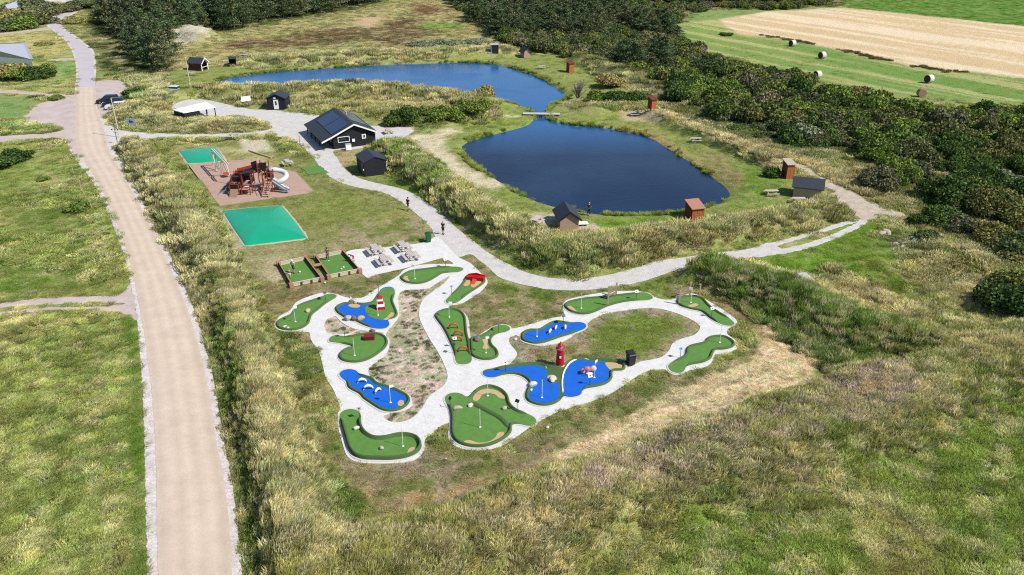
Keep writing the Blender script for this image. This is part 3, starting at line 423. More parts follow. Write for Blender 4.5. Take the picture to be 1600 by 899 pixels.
# ------------------------------------------------------------------ mesh kit
class MB:
    def __init__(s): s.v = []; s.f = []
    def add(s, vs, fs, M=None):
        k = len(s.v); s.v += [tuple(M @ Vector(v)) if M else tuple(v) for v in vs]; s.f += [tuple(i+k for i in f) for f in fs]; return s
    def box(s, x0, x1, y0, y1, z0, z1, M=None):
        return s.add([(x0,y0,z0),(x1,y0,z0),(x1,y1,z0),(x0,y1,z0),(x0,y0,z1),(x1,y0,z1),(x1,y1,z1),(x0,y1,z1)],
                     [(0,3,2,1),(4,5,6,7),(0,1,5,4),(1,2,6,5),(2,3,7,6),(3,0,4,7)], M)
    def cbox(s, c, d, rz=0, M=None):
        T = Matrix.Translation(c) @ Matrix.Rotation(rz, 4, 'Z'); T = M @ T if M else T
        return s.box(-d[0]/2, d[0]/2, -d[1]/2, d[1]/2, -d[2]/2, d[2]/2, T)
    def beam(s, a, b, wd, ht):
        a = Vector(a); b = Vector(b); d = b-a; q = d.to_track_quat('X', 'Z').to_matrix().to_4x4()
        return s.box(0, d.length, -wd/2, wd/2, -ht/2, ht/2, Matrix.Translation(a) @ q)
    def tube(s, pts, r, n=8, cap=True):
        pts = [Vector(p) for p in pts]; rs = r if isinstance(r, (list, tuple)) else [r]*len(pts); k = len(s.v)
        for i, p in enumerate(pts):
            d = (pts[min(i+1, len(pts)-1)]-pts[max(i-1, 0)]).normalized()
            up = Vector((0, 0, 1)) if abs(d.z) < .95 else Vector((1, 0, 0)); a = d.cross(up).normalized(); b = d.cross(a)
            for j in range(n): t = 2*PI*j/n; s.v.append(tuple(p+(a*math.cos(t)+b*math.sin(t))*rs[i]))
        for i in range(len(pts)-1):
            for j in range(n): s.f.append((k+i*n+j, k+i*n+(j+1) % n, k+(i+1)*n+(j+1) % n, k+(i+1)*n+j))
        if cap: s.f.append(tuple(k+j for j in range(n))); s.f.append(tuple(k+(len(pts)-1)*n+j for j in reversed(range(n))))
        return s
    def lathe(s, prof, n=16, M=None):
        vs = []; fs = []
        for r, z in prof:
            for j in range(n): t = 2*PI*j/n; vs.append((r*math.cos(t), r*math.sin(t), z))
        m = len(prof)
        for i in range(m-1):
            for j in range(n): fs.append((i*n+j, i*n+(j+1) % n, (i+1)*n+(j+1) % n, (i+1)*n+j))
        fs.append(tuple(range(n-1, -1, -1))); fs.append(tuple((m-1)*n+j for j in range(n)))
        return s.add(vs, fs, M)
    def prism(s, poly, axis, a, b, M=None):
        """extrude 2-D polygon along an axis ('x','y','z')"""
        n = len(poly); g = {'x': lambda p, t: (t, p[0], p[1]), 'y': lambda p, t: (p[0], t, p[1]), 'z': lambda p, t: (p[0], p[1], t)}[axis]
        vs = [g(p, a) for p in poly]+[g(p, b) for p in poly]
        fs = [tuple(range(n)), tuple(range(2*n-1, n-1, -1))]+[(i, (i+1) % n, n+(i+1) % n, n+i) for i in range(n)]
        return s.add(vs, fs, M)
    def mesh(s, name, smooth=False):
        me = bpy.data.meshes.new(name); me.from_pydata(s.v, [], s.f); me.update()
        import bmesh
        bm = bmesh.new(); bm.from_mesh(me); bmesh.ops.recalc_face_normals(bm, faces=bm.faces); bm.to_mesh(me); bm.free()
        if smooth:
            for p in me.polygons: p.use_smooth = True
        return me
def put(name, me, m, parent=None, loc=None, rz=0, scale=None, **props):
    if isinstance(me, MB): me = me.mesh(name, props.pop('smooth', False))
    o = bpy.data.objects.new(name, me); COL.objects.link(o)
    if m is not None and not me.materials: me.materials.append(m)
    if parent: o.parent = parent
    if loc is not None: o.location = loc
    o.rotation_euler = (0, 0, rz)
    if scale is not None: o.scale = scale if hasattr(scale, '__len__') else (scale,)*3
    for k, v in props.items(): o[k] = v
    return o
def thing(name, label, cat, loc=(0, 0, 0), rz=0, group=None):
    o = bpy.data.objects.new(name, None); COL.objects.link(o); o.location = loc; o.rotation_euler = (0, 0, rz); o.empty_display_size = .3
    o['label'] = label; o['category'] = cat
    if group: o['group'] = group
    return o
def dup(root, loc, rz=0, label=None, group=None, scale=None):
    def cp(o, par):
        c = o.copy(); COL.objects.link(c)
        if par: c.parent = par
        for ch in KIDS.get(o.name, ()): cp(ch, c)
        return c
    KIDS = {}
    def walk(o):
        KIDS[o.name] = list(o.children)
        for ch in o.children: walk(ch)
    walk(root)
    r = cp(root, None); r.location = loc; r.rotation_euler = (0, 0, rz)
    if label: r['label'] = label
    if group: r['group'] = group
    if scale: r.scale = scale if hasattr(scale, '__len__') else (scale,)*3
    return r
def sheet(name, loop, z, m, holes=(), parent=None, kind=None, drop=.0, bevel=0):
    loops = [[Vector((p[0], p[1], 0)) for p in loop]]+[[Vector((p[0], p[1], 0)) for p in h] for h in holes]
    tris = tessellate_polygon(loops); vs = [(p.x, p.y, z) for L in loops for p in L]; fs = [tuple(t) for t in tris]
    if drop:
        k = 0
        for L in loops:
            n = len(L); b = len(vs); vs += [(p.x, p.y, z-drop) for p in L]
            fs += [(k+i, k+(i+1) % n, b+(i+1) % n, b+i) for i in range(n)]; k += n
    me = bpy.data.meshes.new(name); me.from_pydata(vs, [], fs); me.update()
    import bmesh
    bm = bmesh.new(); bm.from_mesh(me)
    for f in bm.faces:
        f.normal_update()
        if abs(f.normal.z) > .5 and f.normal.z < 0: f.normal_flip()
    bm.to_mesh(me); bm.free()
    o = put(name, me, m, parent)
    if kind: o['kind'] = kind
    return o

# ------------------------------------------------------------------ terrain
def axis(segs):
    out = []
    for a, b, st in segs: out += list(np.arange(a, b, st))
    return np.array(out+[segs[-1][1]])
gx = axis([(-4000,-1500,500),(-1500,-420,120),(-420,-230,10),(-230,-110,1.6),(-110,-48,.9),(-48,52,.5),(52,120,.8),(120,240,1.6),(240,420,12),(420,1500,120),(1500,4000,500)])
gy = axis([(-1500,-300,300),(-300,-30,30),(-30,28,4),(28,105,.5),(105,190,.8),(190,370,1.6),(370,460,8),(460,1500,100),(1500,6000,600)])
XX, YY = np.meshgrid(gx, gy); fsd0 = flat_sd(XX, YY)
ZZ = height(XX, YY, fsd0); CC, HH, DD = classify(XX, YY)
ZZ += np.where((fsd0 > 1) & (HH > .2), (fbm(XX*.9, YY*.9, 44, 3)-.5)*.35*np.clip(HH/.5, 0, 1), 0)*(ZZ > -.2)
ny, nx = XX.shape
me = bpy.data.meshes.new('ground'); verts = np.stack([XX, YY, ZZ], -1).reshape(-1, 3)
ii = np.arange(ny*nx).reshape(ny, nx); quads = np.stack([ii[:-1, :-1], ii[:-1, 1:], ii[1:, 1:], ii[1:, :-1]], -1).reshape(-1, 4)
me.vertices.add(len(verts)); me.vertices.foreach_set('co', verts.ravel().astype(np.float32))
me.loops.add(quads.size); me.loops.foreach_set('vertex_index', quads.ravel().astype(np.int32))
me.polygons.add(len(quads)); me.polygons.foreach_set('loop_start', np.arange(0, quads.size, 4, dtype=np.int32))
me.polygons.foreach_set('use_smooth', np.ones(len(quads), bool)); me.update(calc_edges=True)
CC = CC*(1-.24*sst(.2, .5, HH)*sst(1.2, .6, np.abs(YY)/250))[..., None]  # tint darkened under tall growth: thatch colour plus painted shade in the gaps
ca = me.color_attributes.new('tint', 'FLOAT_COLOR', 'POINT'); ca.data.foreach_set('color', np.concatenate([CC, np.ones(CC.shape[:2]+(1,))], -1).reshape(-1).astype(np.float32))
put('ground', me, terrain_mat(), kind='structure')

# ------------------------------------------------------------------ sheets
m_gravel = ground_mat('white_gravel', A(214,198,192), A(246,236,232), 5, .8, .9, .30)
m_road = ground_mat('compacted_gravel', A(214,194,174,1.48), A(230,211,191,1.48), 9, .5, .3, .09)
m_asph = ground_mat('pale_asphalt', A(205,196,202), A(218,208,212), 12, .3, .2, .05)
m_path = ground_mat('grey_gravel', A(210,205,199), A(234,229,224), 5.5, .9, .9, .22)
m_mini = ground_mat('fine_pale_gravel', A(230,227,222), A(248,246,243), 6, 1.1, .5, .14)
m_sandp = ground_mat('sandy_track', A(190,172,152), A(226,212,192), 4, .9, .9, .25)
m_drv = ground_mat('pink_gravel', A(200,182,176), A(224,208,200), 6, .3, .5, .12)
m_chips = ground_mat('rubber_chips', A(192,160,144), A(206,176,158), 8, .8, .4, .10)
Z0 = .02
sheet('road_shoulder', L_ROAD, Z0, m_gravel, kind='structure'); 

def resamp(l, n):
    d = np.concatenate([[0], np.cumsum(np.linalg.norm(np.diff(l, axis=0), axis=1))]); t = np.linspace(0, d[-1], n); return np.stack([np.interp(t, d, l[:, 0]), np.interp(t, d, l[:, 1])], 1)
_k = ROADIN.index((120,137)); ra = resamp(spline(W(ROADIN[:_k+1]), closed=False, step=.5), 420); rb = resamp(spline(W(ROADIN[_k+1:][::-1]), closed=False, step=.5), 420)
ra = ra+(fbm(ra[:, 0]*3, ra[:, 1]*3, 9, 3)-.5)[:, None]*np.array([.18, 0]); rb = rb+(fbm(rb[:, 0]*3, rb[:, 1]*3, 19, 3)-.5)[:, None]*np.array([.18, 0])
vs = []; fs = []; un = []
for i in range(420):
    for j in range(13): f = j/12; q = ra[i]*(1-f)+rb[i]*f; vs.append((q[0], q[1], Z0+.018)); un.append(f)
for i in range(419):
    for j in range(12): k = i*13+j; fs.append((k, k+1, k+14, k+13))
rm = bpy.data.meshes.new('road'); rm.from_pydata(vs, [], fs); ra_ = rm.attributes.new('across', 'FLOAT', 'POINT'); ra_.data.foreach_set('value', np.array(un, np.float32)); rm.update()
n_ = m_road.node_tree.nodes; l_ = m_road.node_tree.links; at = n_.new('ShaderNodeAttribute'); at.attribute_name = 'across'
wv = n_.new('ShaderNodeValToRGB'); el = wv.color_ramp.elements
while len(el) < 9: el.new(.5)
for k, (ps, v) in enumerate([(0, .94), (.08, .89), (.22, 1.02), (.36, .93), (.5, 1.06), (.62, .95), (.78, 1.05), (.92, .89), (1, .95)]): el[k].position = ps; el[k].color = (v, v*.995, v*.985, 1)
b_ = n_['Principled BSDF']; src = b_.inputs['Base Color'].links[0].from_socket; mm = n_.new('ShaderNodeMix'); mm.data_type = 'RGBA'; mm.blend_type = 'MULTIPLY'; mm.inputs[0].default_value = 1
l_.new(at.outputs['Fac'], wv.inputs[0]); l_.new(src, mm.inputs[6]); l_.new(wv.outputs[0], mm.inputs[7]); l_.new(mm.outputs[2], b_.inputs['Base Color'])
put('road', rm, m_road, kind='structure')
sheet('asphalt_road', L_ASPH, Z0+.016, m_asph, kind='structure')
sheet('driveway', L_DRV, Z0+.008, m_drv, kind='structure'); sheet('track', L_T1, Z0+.013, m_sandp, kind='structure'); sheet('track', L_T2, Z0+.004, m_sandp, kind='structure')
sheet('track', L_T3, Z0+.006, m_sandp, kind='structure'); sheet('wheel_track', L_TA, Z0+.012, m_drv, kind='structure'); sheet('wheel_track', L_TB, Z0+.016, m_drv, kind='structure')
sheet('car_park', L_CP, Z0+.005, m_drv, kind='structure'); sheet('gravel_path', L_SIDE, Z0+.010, m_path, kind='structure'); sheet('sandy_path', L_SR, Z0+.004, m_sandp, kind='structure')
sheet('golf_path', NETL, Z0+.024, m_mini, holes=[I1[::-1], I1B[::-1], I2[::-1]], kind='structure', drop=.05)
sheet('wheel_track', L_R1, Z0+.006, m_path, kind='structure'); sheet('wheel_track', L_R2, Z0+.008, m_path, kind='structure')
sheet('playground_surface', L_PLAY, Z0+.012, m_chips, kind='structure', drop=.04)

# water
mw, n, l, b = newmat('water'); b.inputs['Base Color'].default_value = (.006, .022, .060, 1); b.inputs['Roughness'].default_value = .07; b.inputs['IOR'].default_value = 1.33
tc = n.new('ShaderNodeTexCoord'); no = n.new('ShaderNodeTexNoise'); no.inputs['Scale'].default_value = 2.2; no.inputs['Detail'].default_value = 4; l.new(tc.outputs['Object'], no.inputs[0])
bp = n.new('ShaderNodeBump'); bp.inputs['Strength'].default_value = .35; bp.inputs['Distance'].default_value = .06; l.new(no.outputs['Fac'], bp.inputs['Height']); l.new(bp.outputs[0], b.inputs['Normal'])
n2 = n.new('ShaderNodeTexNoise'); n2.inputs['Scale'].default_value = .07; n2.inputs['Detail'].default_value = 5; l.new(tc.outputs['Object'], n2.inputs[0])
rg = n.new('ShaderNodeMapRange'); rg.inputs['From Min'].default_value = .38; rg.inputs['From Max'].default_value = .62; rg.inputs['To Min'].default_value = .03; rg.inputs['To Max'].default_value = .22; l.new(n2.outputs['Fac'], rg.inputs[0]); l.new(rg.outputs[0], b.inputs['Roughness'])
cr = n.new('ShaderNodeValToRGB'); cr.color_ramp.elements[0].position = .35; cr.color_ramp.elements[1].position = .7
cr.color_ramp.elements[0].color = (.002, .010, .034, 1); cr.color_ramp.elements[1].color = (.008, .024, .060, 1); l.new(n2.outputs['Fac'], cr.inputs[0]); 
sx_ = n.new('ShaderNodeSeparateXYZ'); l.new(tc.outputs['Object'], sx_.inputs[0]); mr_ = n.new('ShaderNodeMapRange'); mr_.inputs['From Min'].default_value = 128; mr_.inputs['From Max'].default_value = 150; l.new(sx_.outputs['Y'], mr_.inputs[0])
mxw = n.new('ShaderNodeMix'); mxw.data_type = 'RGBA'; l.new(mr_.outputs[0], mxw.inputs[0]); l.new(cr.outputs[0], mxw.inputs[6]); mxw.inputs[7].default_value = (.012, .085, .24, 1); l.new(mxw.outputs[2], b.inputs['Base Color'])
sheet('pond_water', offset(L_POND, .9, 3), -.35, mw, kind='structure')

# ------------------------------------------------------------------ scattered growth (geometry nodes)
LIB = bpy.data.collections.new('growth_library')
def blades_mesh(name, n, rad, h, wd, lean, bias, tipc, seed, curl=.5, lo=.5, hi=1.5):
    r = np.random.default_rng(seed); vs = []; fs = []; cs = []
    for i in range(n):
        a = r.uniform(0, 2*PI); q = rad*math.sqrt(r.uniform()); x, y = q*math.cos(a), q*math.sin(a)
        hh = h*r.uniform(.55, 1.1); d = r.uniform(0, 2*PI); w2 = wd*r.uniform(.6, 1.3)/2
        lx = bias[0]*hh+lean*hh*math.cos(a)*r.uniform(.2, 1)+r.normal(0, .12)*hh; ly = bias[1]*hh+lean*hh*math.sin(a)*r.uniform(.2, 1)+r.normal(0, .12)*hh
        cx, cy = math.cos(d)*w2, math.sin(d)*w2; k = len(vs)
        vs += [(x-cx, y-cy, -.04), (x+cx, y+cy, -.04), (x+lx*.4+cx, y+ly*.4+cy, hh*.6), (x+lx*.4-cx, y+ly*.4-cy, hh*.6), (x+lx, y+ly, hh*(1-.25*curl))]
        fs += [(k, k+1, k+2, k+3), (k+3, k+2, k+4)]
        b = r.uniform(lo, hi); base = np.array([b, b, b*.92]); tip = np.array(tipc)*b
        cs += [base*.68]*2+[base]*2+[tip]  # dark foot is painted shade; pale tip is seed heads plus painted highlight
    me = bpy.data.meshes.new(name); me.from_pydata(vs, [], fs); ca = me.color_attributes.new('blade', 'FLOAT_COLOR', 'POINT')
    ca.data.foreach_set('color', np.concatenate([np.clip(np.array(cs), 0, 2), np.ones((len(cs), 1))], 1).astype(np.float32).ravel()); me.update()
    return me
gm = grass_mat()
def lib(coll, me, m):
    me.materials.append(m); o = bpy.data.objects.new(me.name, me); coll.objects.link(o)
def gn_scatter(name, pts, rot, scl, idx, tint, coll, label, cat, extra=None):
    me = bpy.data.meshes.new(name); me.vertices.add(len(pts)); me.vertices.foreach_set('co', pts.astype(np.float32).ravel())
    for nm, ty, arr, key in (('rot', 'FLOAT_VECTOR', rot, 'vector'), ('scl', 'FLOAT_VECTOR', scl, 'vector'), ('idx', 'INT', idx, 'value'), ('tint', 'FLOAT_COLOR', tint, 'color')):
        if arr is None: continue
        a = me.attributes.new(nm, ty, 'POINT'); a.data.foreach_set(key, np.ascontiguousarray(arr, dtype=np.int32 if ty == 'INT' else np.float32).ravel())
    me.update(); o = put(name, me, None)
    ng = bpy.data.node_groups.new(name, 'GeometryNodeTree'); ng.interface.new_socket('Geometry', in_out='INPUT', socket_type='NodeSocketGeometry'); ng.interface.new_socket('Geometry', in_out='OUTPUT', socket_type='NodeSocketGeometry')
    N, L = ng.nodes, ng.links; gi = N.new('NodeGroupInput'); go = N.new('NodeGroupOutput'); ip = N.new('GeometryNodeInstanceOnPoints')
    ci = N.new('GeometryNodeCollectionInfo'); ci.inputs['Collection'].default_value = coll; ci.inputs['Separate Children'].default_value = True; ci.inputs['Reset Children'].default_value = True
    def na(nm, ty):
        k = N.new('GeometryNodeInputNamedAttribute'); k.data_type = ty; k.inputs['Name'].default_value = nm
        return [s for s in k.outputs if s.enabled][0]
    L.new(gi.outputs[0], ip.inputs['Points']); L.new(ci.outputs[0], ip.inputs['Instance']); ip.inputs['Pick Instance'].default_value = True
    L.new(na('idx', 'INT'), ip.inputs['Instance Index']); L.new(na('rot', 'FLOAT_VECTOR'), ip.inputs['Rotation']); L.new(na('scl', 'FLOAT_VECTOR'), ip.inputs['Scale'])
    L.new(ip.outputs[0], go.inputs[0]); md = o.modifiers.new('scatter', 'NODES'); md.node_group = ng
    o['kind'] = 'stuff'; o['label'] = label; o['category'] = cat
    return o
cg = bpy.data.collections.new('grass_kinds')
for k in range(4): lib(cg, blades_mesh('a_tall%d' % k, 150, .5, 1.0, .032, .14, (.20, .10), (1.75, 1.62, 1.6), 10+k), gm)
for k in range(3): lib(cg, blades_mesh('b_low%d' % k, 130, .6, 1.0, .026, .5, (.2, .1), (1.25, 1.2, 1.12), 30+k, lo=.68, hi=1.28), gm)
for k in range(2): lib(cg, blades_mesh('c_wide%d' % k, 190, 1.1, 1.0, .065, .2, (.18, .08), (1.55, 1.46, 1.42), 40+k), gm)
HEATH = W([(840,790),(980,712),(1120,672),(1280,618),(1400,585),(1440,600),(1430,640),(1300,690),(1130,740),(980,790),(880,830)])
ISLG = W([(920,520),(960,495),(1010,488),(1060,498),(1076,512),(1050,528),(1035,550),(1000,560),(960,558),(925,545)])
def scatter_band(name, y0, y1, dens, kinds_tall, kinds_low, wide, label, hs=1.0):
    area_w = 0.74*y1+14; n = int(2*area_w*(y1-y0)*dens)
    X = rng.uniform(-area_w, area_w, n); Y = rng.uniform(y0, y1, n); k = np.abs(X) < .74*Y+10; X, Y = X[k], Y[k]
    fs = flat_sd(X, Y); C, H, D = classify(X, Y); ps = sdf(X, Y, thin(L_POND, 2))
    ok = (fs > .18) & (rng.uniform(size=len(X)) < D/1.6) & (H > .03) & (ps > .35)
    for b in BUILTW: ok &= sdf(X, Y, b) > -.3
    # mown areas only get a thin scatter
    X, Y, C, H, fs = X[ok], Y[ok], C[ok], H[ok], fs[ok]; Z = height(X, Y, fs); n = len(X)
    clump = fbm(X*.5, Y*.5, 91, 3)
    hh = H*hs*rng.uniform(.7, 1.25, n)*(.62+.76*clump)*np.where(H > .25, sst(.1, .9, fs)*.6+.4, .8)
    tall = H > .26
    idx = np.where(tall, rng.choice(kinds_tall, n), rng.choice(kinds_low, n))
    s = rng.uniform(.8, 1.25, n)*np.where(tall, 1, .8)*(wide if wide else 1)
    scl = np.stack([s, s, hh], 1); rot = np.stack([rng.normal(0, .06, n), rng.normal(0, .06, n), np.where(tall, rng.normal(0.2, .7, n), rng.uniform(0, 6.28, n))], 1)
    cl2 = fbm(X*1.1+5, Y*1.1, 17, 3); v = np.where(tall, rng.uniform(.72, 1.3, n)*(.62+.82*cl2), rng.uniform(.88, 1.12, n)*(.82+.36*cl2)); warm = rng.normal(0, .05, n)
    T = C*v[:, None]*1.40; T[:, 0] *= 1+warm; T[:, 2] *= 1-warm
    straw = (rng.uniform(size=n) < np.where(H > .45, .20, .03)); T[straw] = T[straw]*.35+np.array(G(226,214,176))*.75
    dk = (rng.uniform(size=n) < .10) & tall; T[dk] *= .55
    wi = (sdf(X, Y, I1, 2) < 0) | (sdf(X, Y, I1B, 2) < 0); wp = (fs < 9) & ~(sdf(X, Y, ISLG, 1) < 0) & (H < .2) & (np.abs(X) < 26) & (Y < 92) & (rng.uniform(size=n) < .45); wd_ = wi | wp; k_ = np.where(wi, .36, .5); scl[wd_, 0] *= k_[wd_]; scl[wd_, 1] *= k_[wd_]; T[wi] = np.array(G(96,116,70))*rng.uniform(.5, 1.5, wi.sum())[:, None]; wp2 = wp & ~wi; T[wp2] = (T[wp2]*.4+np.array(G(92,112,56))*.7)*rng.uniform(.6, 1.3, wp2.sum())[:, None]
    hb = sdf(X, Y, HEATH, 4) < 0; mv = hb & (rng.uniform(size=n) < .22); T[mv] = T[mv]*.35+np.array(G(196,176,168))*.85
    T = np.concatenate([np.clip(T, .003, .9), np.ones((n, 1))], 1)
    gn_scatter(name, np.stack([X, Y, Z], 1), rot, scl, idx, T, cg, label, 'grass')
    return n
N1 = scatter_band('meadow_grass', 30, 78, 7.0, [0, 1, 2, 3], [4, 5, 6], 0, 'long windblown grass of the near meadow and banks')
N2 = scatter_band('bank_grass', 78, 150, 2.6, [0, 1, 2, 3, 7, 8], [4, 5, 6], 1.15, 'pale dune grass on the banks round the lawn and near pond')
N3 = scatter_band('dune_grass', 150, 380, .55, [7, 8], [7, 8], 1.25, 'dry dune grass round the far pond and heath', 1.1)
print('GRASS', N1, N2, N3)

rp = resamp(L_POND, 900); rr_ = np.concatenate([rp+rng.normal(0, .28, rp.shape)+normals(rp)*.15 for _ in range(3)]); kk = fbm(rr_[:, 0]*.15, rr_[:, 1]*.15, 222, 3)+rng.normal(0, .07, len(rr_)) > .52; rr_ = rr_[kk]; nn = len(rr_)
cc = classify(rr_[:, 0], rr_[:, 1])[0]*.7+np.array(G(132,146,70))*.85; cc = cc*rng.uniform(.7, 1.3, nn)[:, None]; rz_ = np.maximum(height(rr_[:, 0], rr_[:, 1]), -.5)
gn_scatter('pond_reeds', np.stack([rr_[:, 0], rr_[:, 1], rz_], 1), np.stack([np.zeros(nn), np.zeros(nn), rng.uniform(0, 6.28, nn)], 1), np.stack([rng.uniform(.5, 1, nn)]*2+[rng.uniform(.35, .9, nn)], 1), rng.integers(0, 4, nn), np.concatenate([cc, np.ones((nn, 1))], 1), cg, 'green reeds and sedge along the edges of both ponds', 'reeds')
fl = resamp(W([(1150,52),(1200,57),(1240,64),(1320,80),(1380,94),(1440,106),(1520,116),(1640,128)]), 400); fl = fl+rng.normal(0, .8, fl.shape); fl = fl[(fbm(fl[:, 0]*.12, fl[:, 1]*.12, 12, 3) > .46) & (rng.uniform(size=len(fl)) < .5)]; nn = len(fl)
gn_scatter('field_margin_weeds', np.concatenate([fl, np.zeros((nn, 1))], 1), np.zeros((nn, 3)), np.stack([rng.uniform(.4, .9, nn)]*2+[rng.uniform(.2, .6, nn)], 1), rng.integers(7, 9, nn), np.concatenate([np.array(G(128,124,80))*rng.uniform(.5, 1.1, nn)[:, None], np.ones((nn, 1))], 1), cg, 'dark weeds along the border between cut green field and stubble', 'weeds')
# ------------------------------------------------------------------ shrubs and trees
def leaf_cloud(name, lobes, n, size, seed, updroop=0.0, flat=.3, shadecol=True):
    r = np.random.default_rng(seed); vs = []; fs = []; cs = []
    wts = np.array([l[3]**2 for l in lobes]); wts = wts/wts.sum()
    for i in range(n):
        L = lobes[r.choice(len(lobes), p=wts)]; d = r.normal(size=3); d /= np.linalg.norm(d)+1e-9
        if d[2] < -.35: d[2] *= -.6
        q = r.uniform(.72, 1.06) if r.uniform() < .8 else r.uniform(.3, .8)
        c = np.array(L[:3])+d*q*np.array([L[3], L[3], L[4]])
        if c[2] < .05: c[2] = r.uniform(.03, .35)
        nn = d*(1-flat)+r.normal(0, .55, 3); nn /= np.linalg.norm(nn); t = np.cross(nn, r.normal(size=3)); t /= np.linalg.norm(t)+1e-9; u = np.cross(nn, t)
        s = size*r.uniform(.55, 1.35); k = len(vs)
        vs += [tuple(c-t*s*.5-u*s*.18), tuple(c+t*s*.1-u*s*.5), tuple(c+t*s*.55+u*s*.05), tuple(c+u*s*.5)]
        fs.append((k, k+1, k+2, k+3)); b = r.uniform(.35, 1.75); y = r.uniform(-.08, .12)
        cs += [(b*(1+y), b, b*(1-y))]*4
    me = bpy.data.meshes.new(name); me.from_pydata(vs, [], fs); ca = me.color_attributes.new('blade', 'FLOAT_COLOR', 'POINT')
    ca.data.foreach_set('color', np.concatenate([np.array(cs), np.ones((len(cs), 1))], 1).astype(np.float32).ravel()); me.update(); return me
def pine_mesh(seed, H=9.0):
    r = np.random.default_rng(seed); vs = []; fs = []; cs = []
    nb = 46
    for i in range(nb):
        z = H*(.10+.88*(i/nb)**.9); R0 = H*.44*(1-(i/nb))**.7*r.uniform(.65, 1.15)+.3; a = r.uniform(0, 2*PI)
        for j in range(int(22+R0*18)):
            t = r.uniform(.15, 1); sp = (.18+.28*t)*R0*.7; x = math.cos(a)*R0*t+r.normal(0, sp*.5); y = math.sin(a)*R0*t+r.normal(0, sp*.5); zz = z+R0*t*.22+r.normal(0, .16)
            s = r.uniform(.28, .6); th = a+r.normal(0, .6); k = len(vs); up = r.uniform(-.1, .45); s *= .62; w2 = s*.34
            dx, dy = math.cos(th)*s, math.sin(th)*s; px, py = -math.sin(th)*w2, math.cos(th)*w2; tw = r.uniform(-.2, .2)
            vs += [(x-dx*.5, y-dy*.5, zz-.1), (x+px, y+py, zz+tw), (x+dx*.7, y+dy*.7, zz+up*s), (x-px, y-py, zz-tw)]
            fs.append((k, k+1, k+2, k+3)); b = r.uniform(.4, 1.7); cs += [(b, b, b*.95)]*4
    me = bpy.data.meshes.new('crown'); me.from_pydata(vs, [], fs); ca = me.color_attributes.new('blade', 'FLOAT_COLOR', 'POINT')
    ca.data.foreach_set('color', np.concatenate([np.array(cs), np.ones((len(cs), 1))], 1).astype(np.float32).ravel()); me.update(); return me
def lobes_for(seed, n=7, spread=.62, hz=.75):
    r = np.random.default_rng(seed); out = []
    for i in range(n):
        a = r.uniform(0, 2*PI); q = spread*math.sqrt(r.uniform()); rr = r.uniform(.28, .5)
        out.append((q*math.cos(a), q*math.sin(a), hz*r.uniform(.3, .75)*(1-.4*q), rr, rr*r.uniform(.6, .9)))
    return out
F = lambda r, g, b: A(r, g, b, .84)
f_scrub = foliage_mat('scrub_leaves', [F(60,74,46), F(84,98,52), F(88,92,62), F(104,114,56), F(72,90,50), F(106,102,80), F(80,98,50), F(118,114,66), F(62,74,52), F(124,116,92)])
f_green = foliage_mat('green_leaves', [F(90,108,54), F(104,120,58), F(94,112,52)])
f_dark = foliage_mat('dark_leaves', [F(60,80,42), F(76,96,48)])
f_olive = foliage_mat('olive_leaves', [F(126,126,72), F(142,130,86)])
f_pine = foliage_mat('pine_needles', [F(74,90,64), F(92,104,72), F(82,98,70), F(108,110,80), F(68,82,64)])
f_grey = foliage_mat('grey_leaves', [F(108,116,88), F(122,124,100)])
m_bark = mat('bark', A(110,90,75), .9, .3, 6, .5)
BUSH = [leaf_cloud('leaves', lobes_for(s, 10), 3600, .105, s) for s in range(5)]
BUSHBIG = [leaf_cloud('leaves', lobes_for(20+s, 12, .7, .8), 5200, .085, 20+s) for s in range(3)]
BY = {}
def bush_mesh(src, i, m):
    k = (src, i, m.name)
    if k not in BY:
        me = (BUSH if src == 0 else BUSHBIG)[i].copy(); me.materials.clear(); me.materials.append(m); BY[k] = me
    return BY[k]
def stems_mesh(seed, tall=.6):
    r = np.random.default_rng(seed); mb = MB()
    for i in range(7):
        a = r.uniform(0, 2*PI); q = r.uniform(.25, .55)
        mb.tube([(math.cos(a)*.05, math.sin(a)*.05, -.15), (math.cos(a)*q*.5, math.sin(a)*q*.5, tall*.5), (math.cos(a)*q, math.sin(a)*q, tall)], [.03, .022, .01], 5)
    return mb.mesh('stem')
STEM = [stems_mesh(s) for s in range(3)]
for s in STEM: s.materials.append(m_bark)
def gz(x, y): return float(height(np.array([x]), np.array([y]))[0])
def shrub(px, dia, h, m, label, big=0, name='shrub', group=None, k=None):
    p = P(*px); i = random.randrange(3 if big else 5) if k is None else k
    t = thing(name, label, name, (p.x, p.y, gz(p.x, p.y)-.05), random.uniform(0, 6.28), group); t.scale = (dia/2*1.05, dia/2*1.05, h/.95)
    put('foliage', bush_mesh(big, i, m), None, t); put('stem', STEM[i % 3], None, t)
    return t
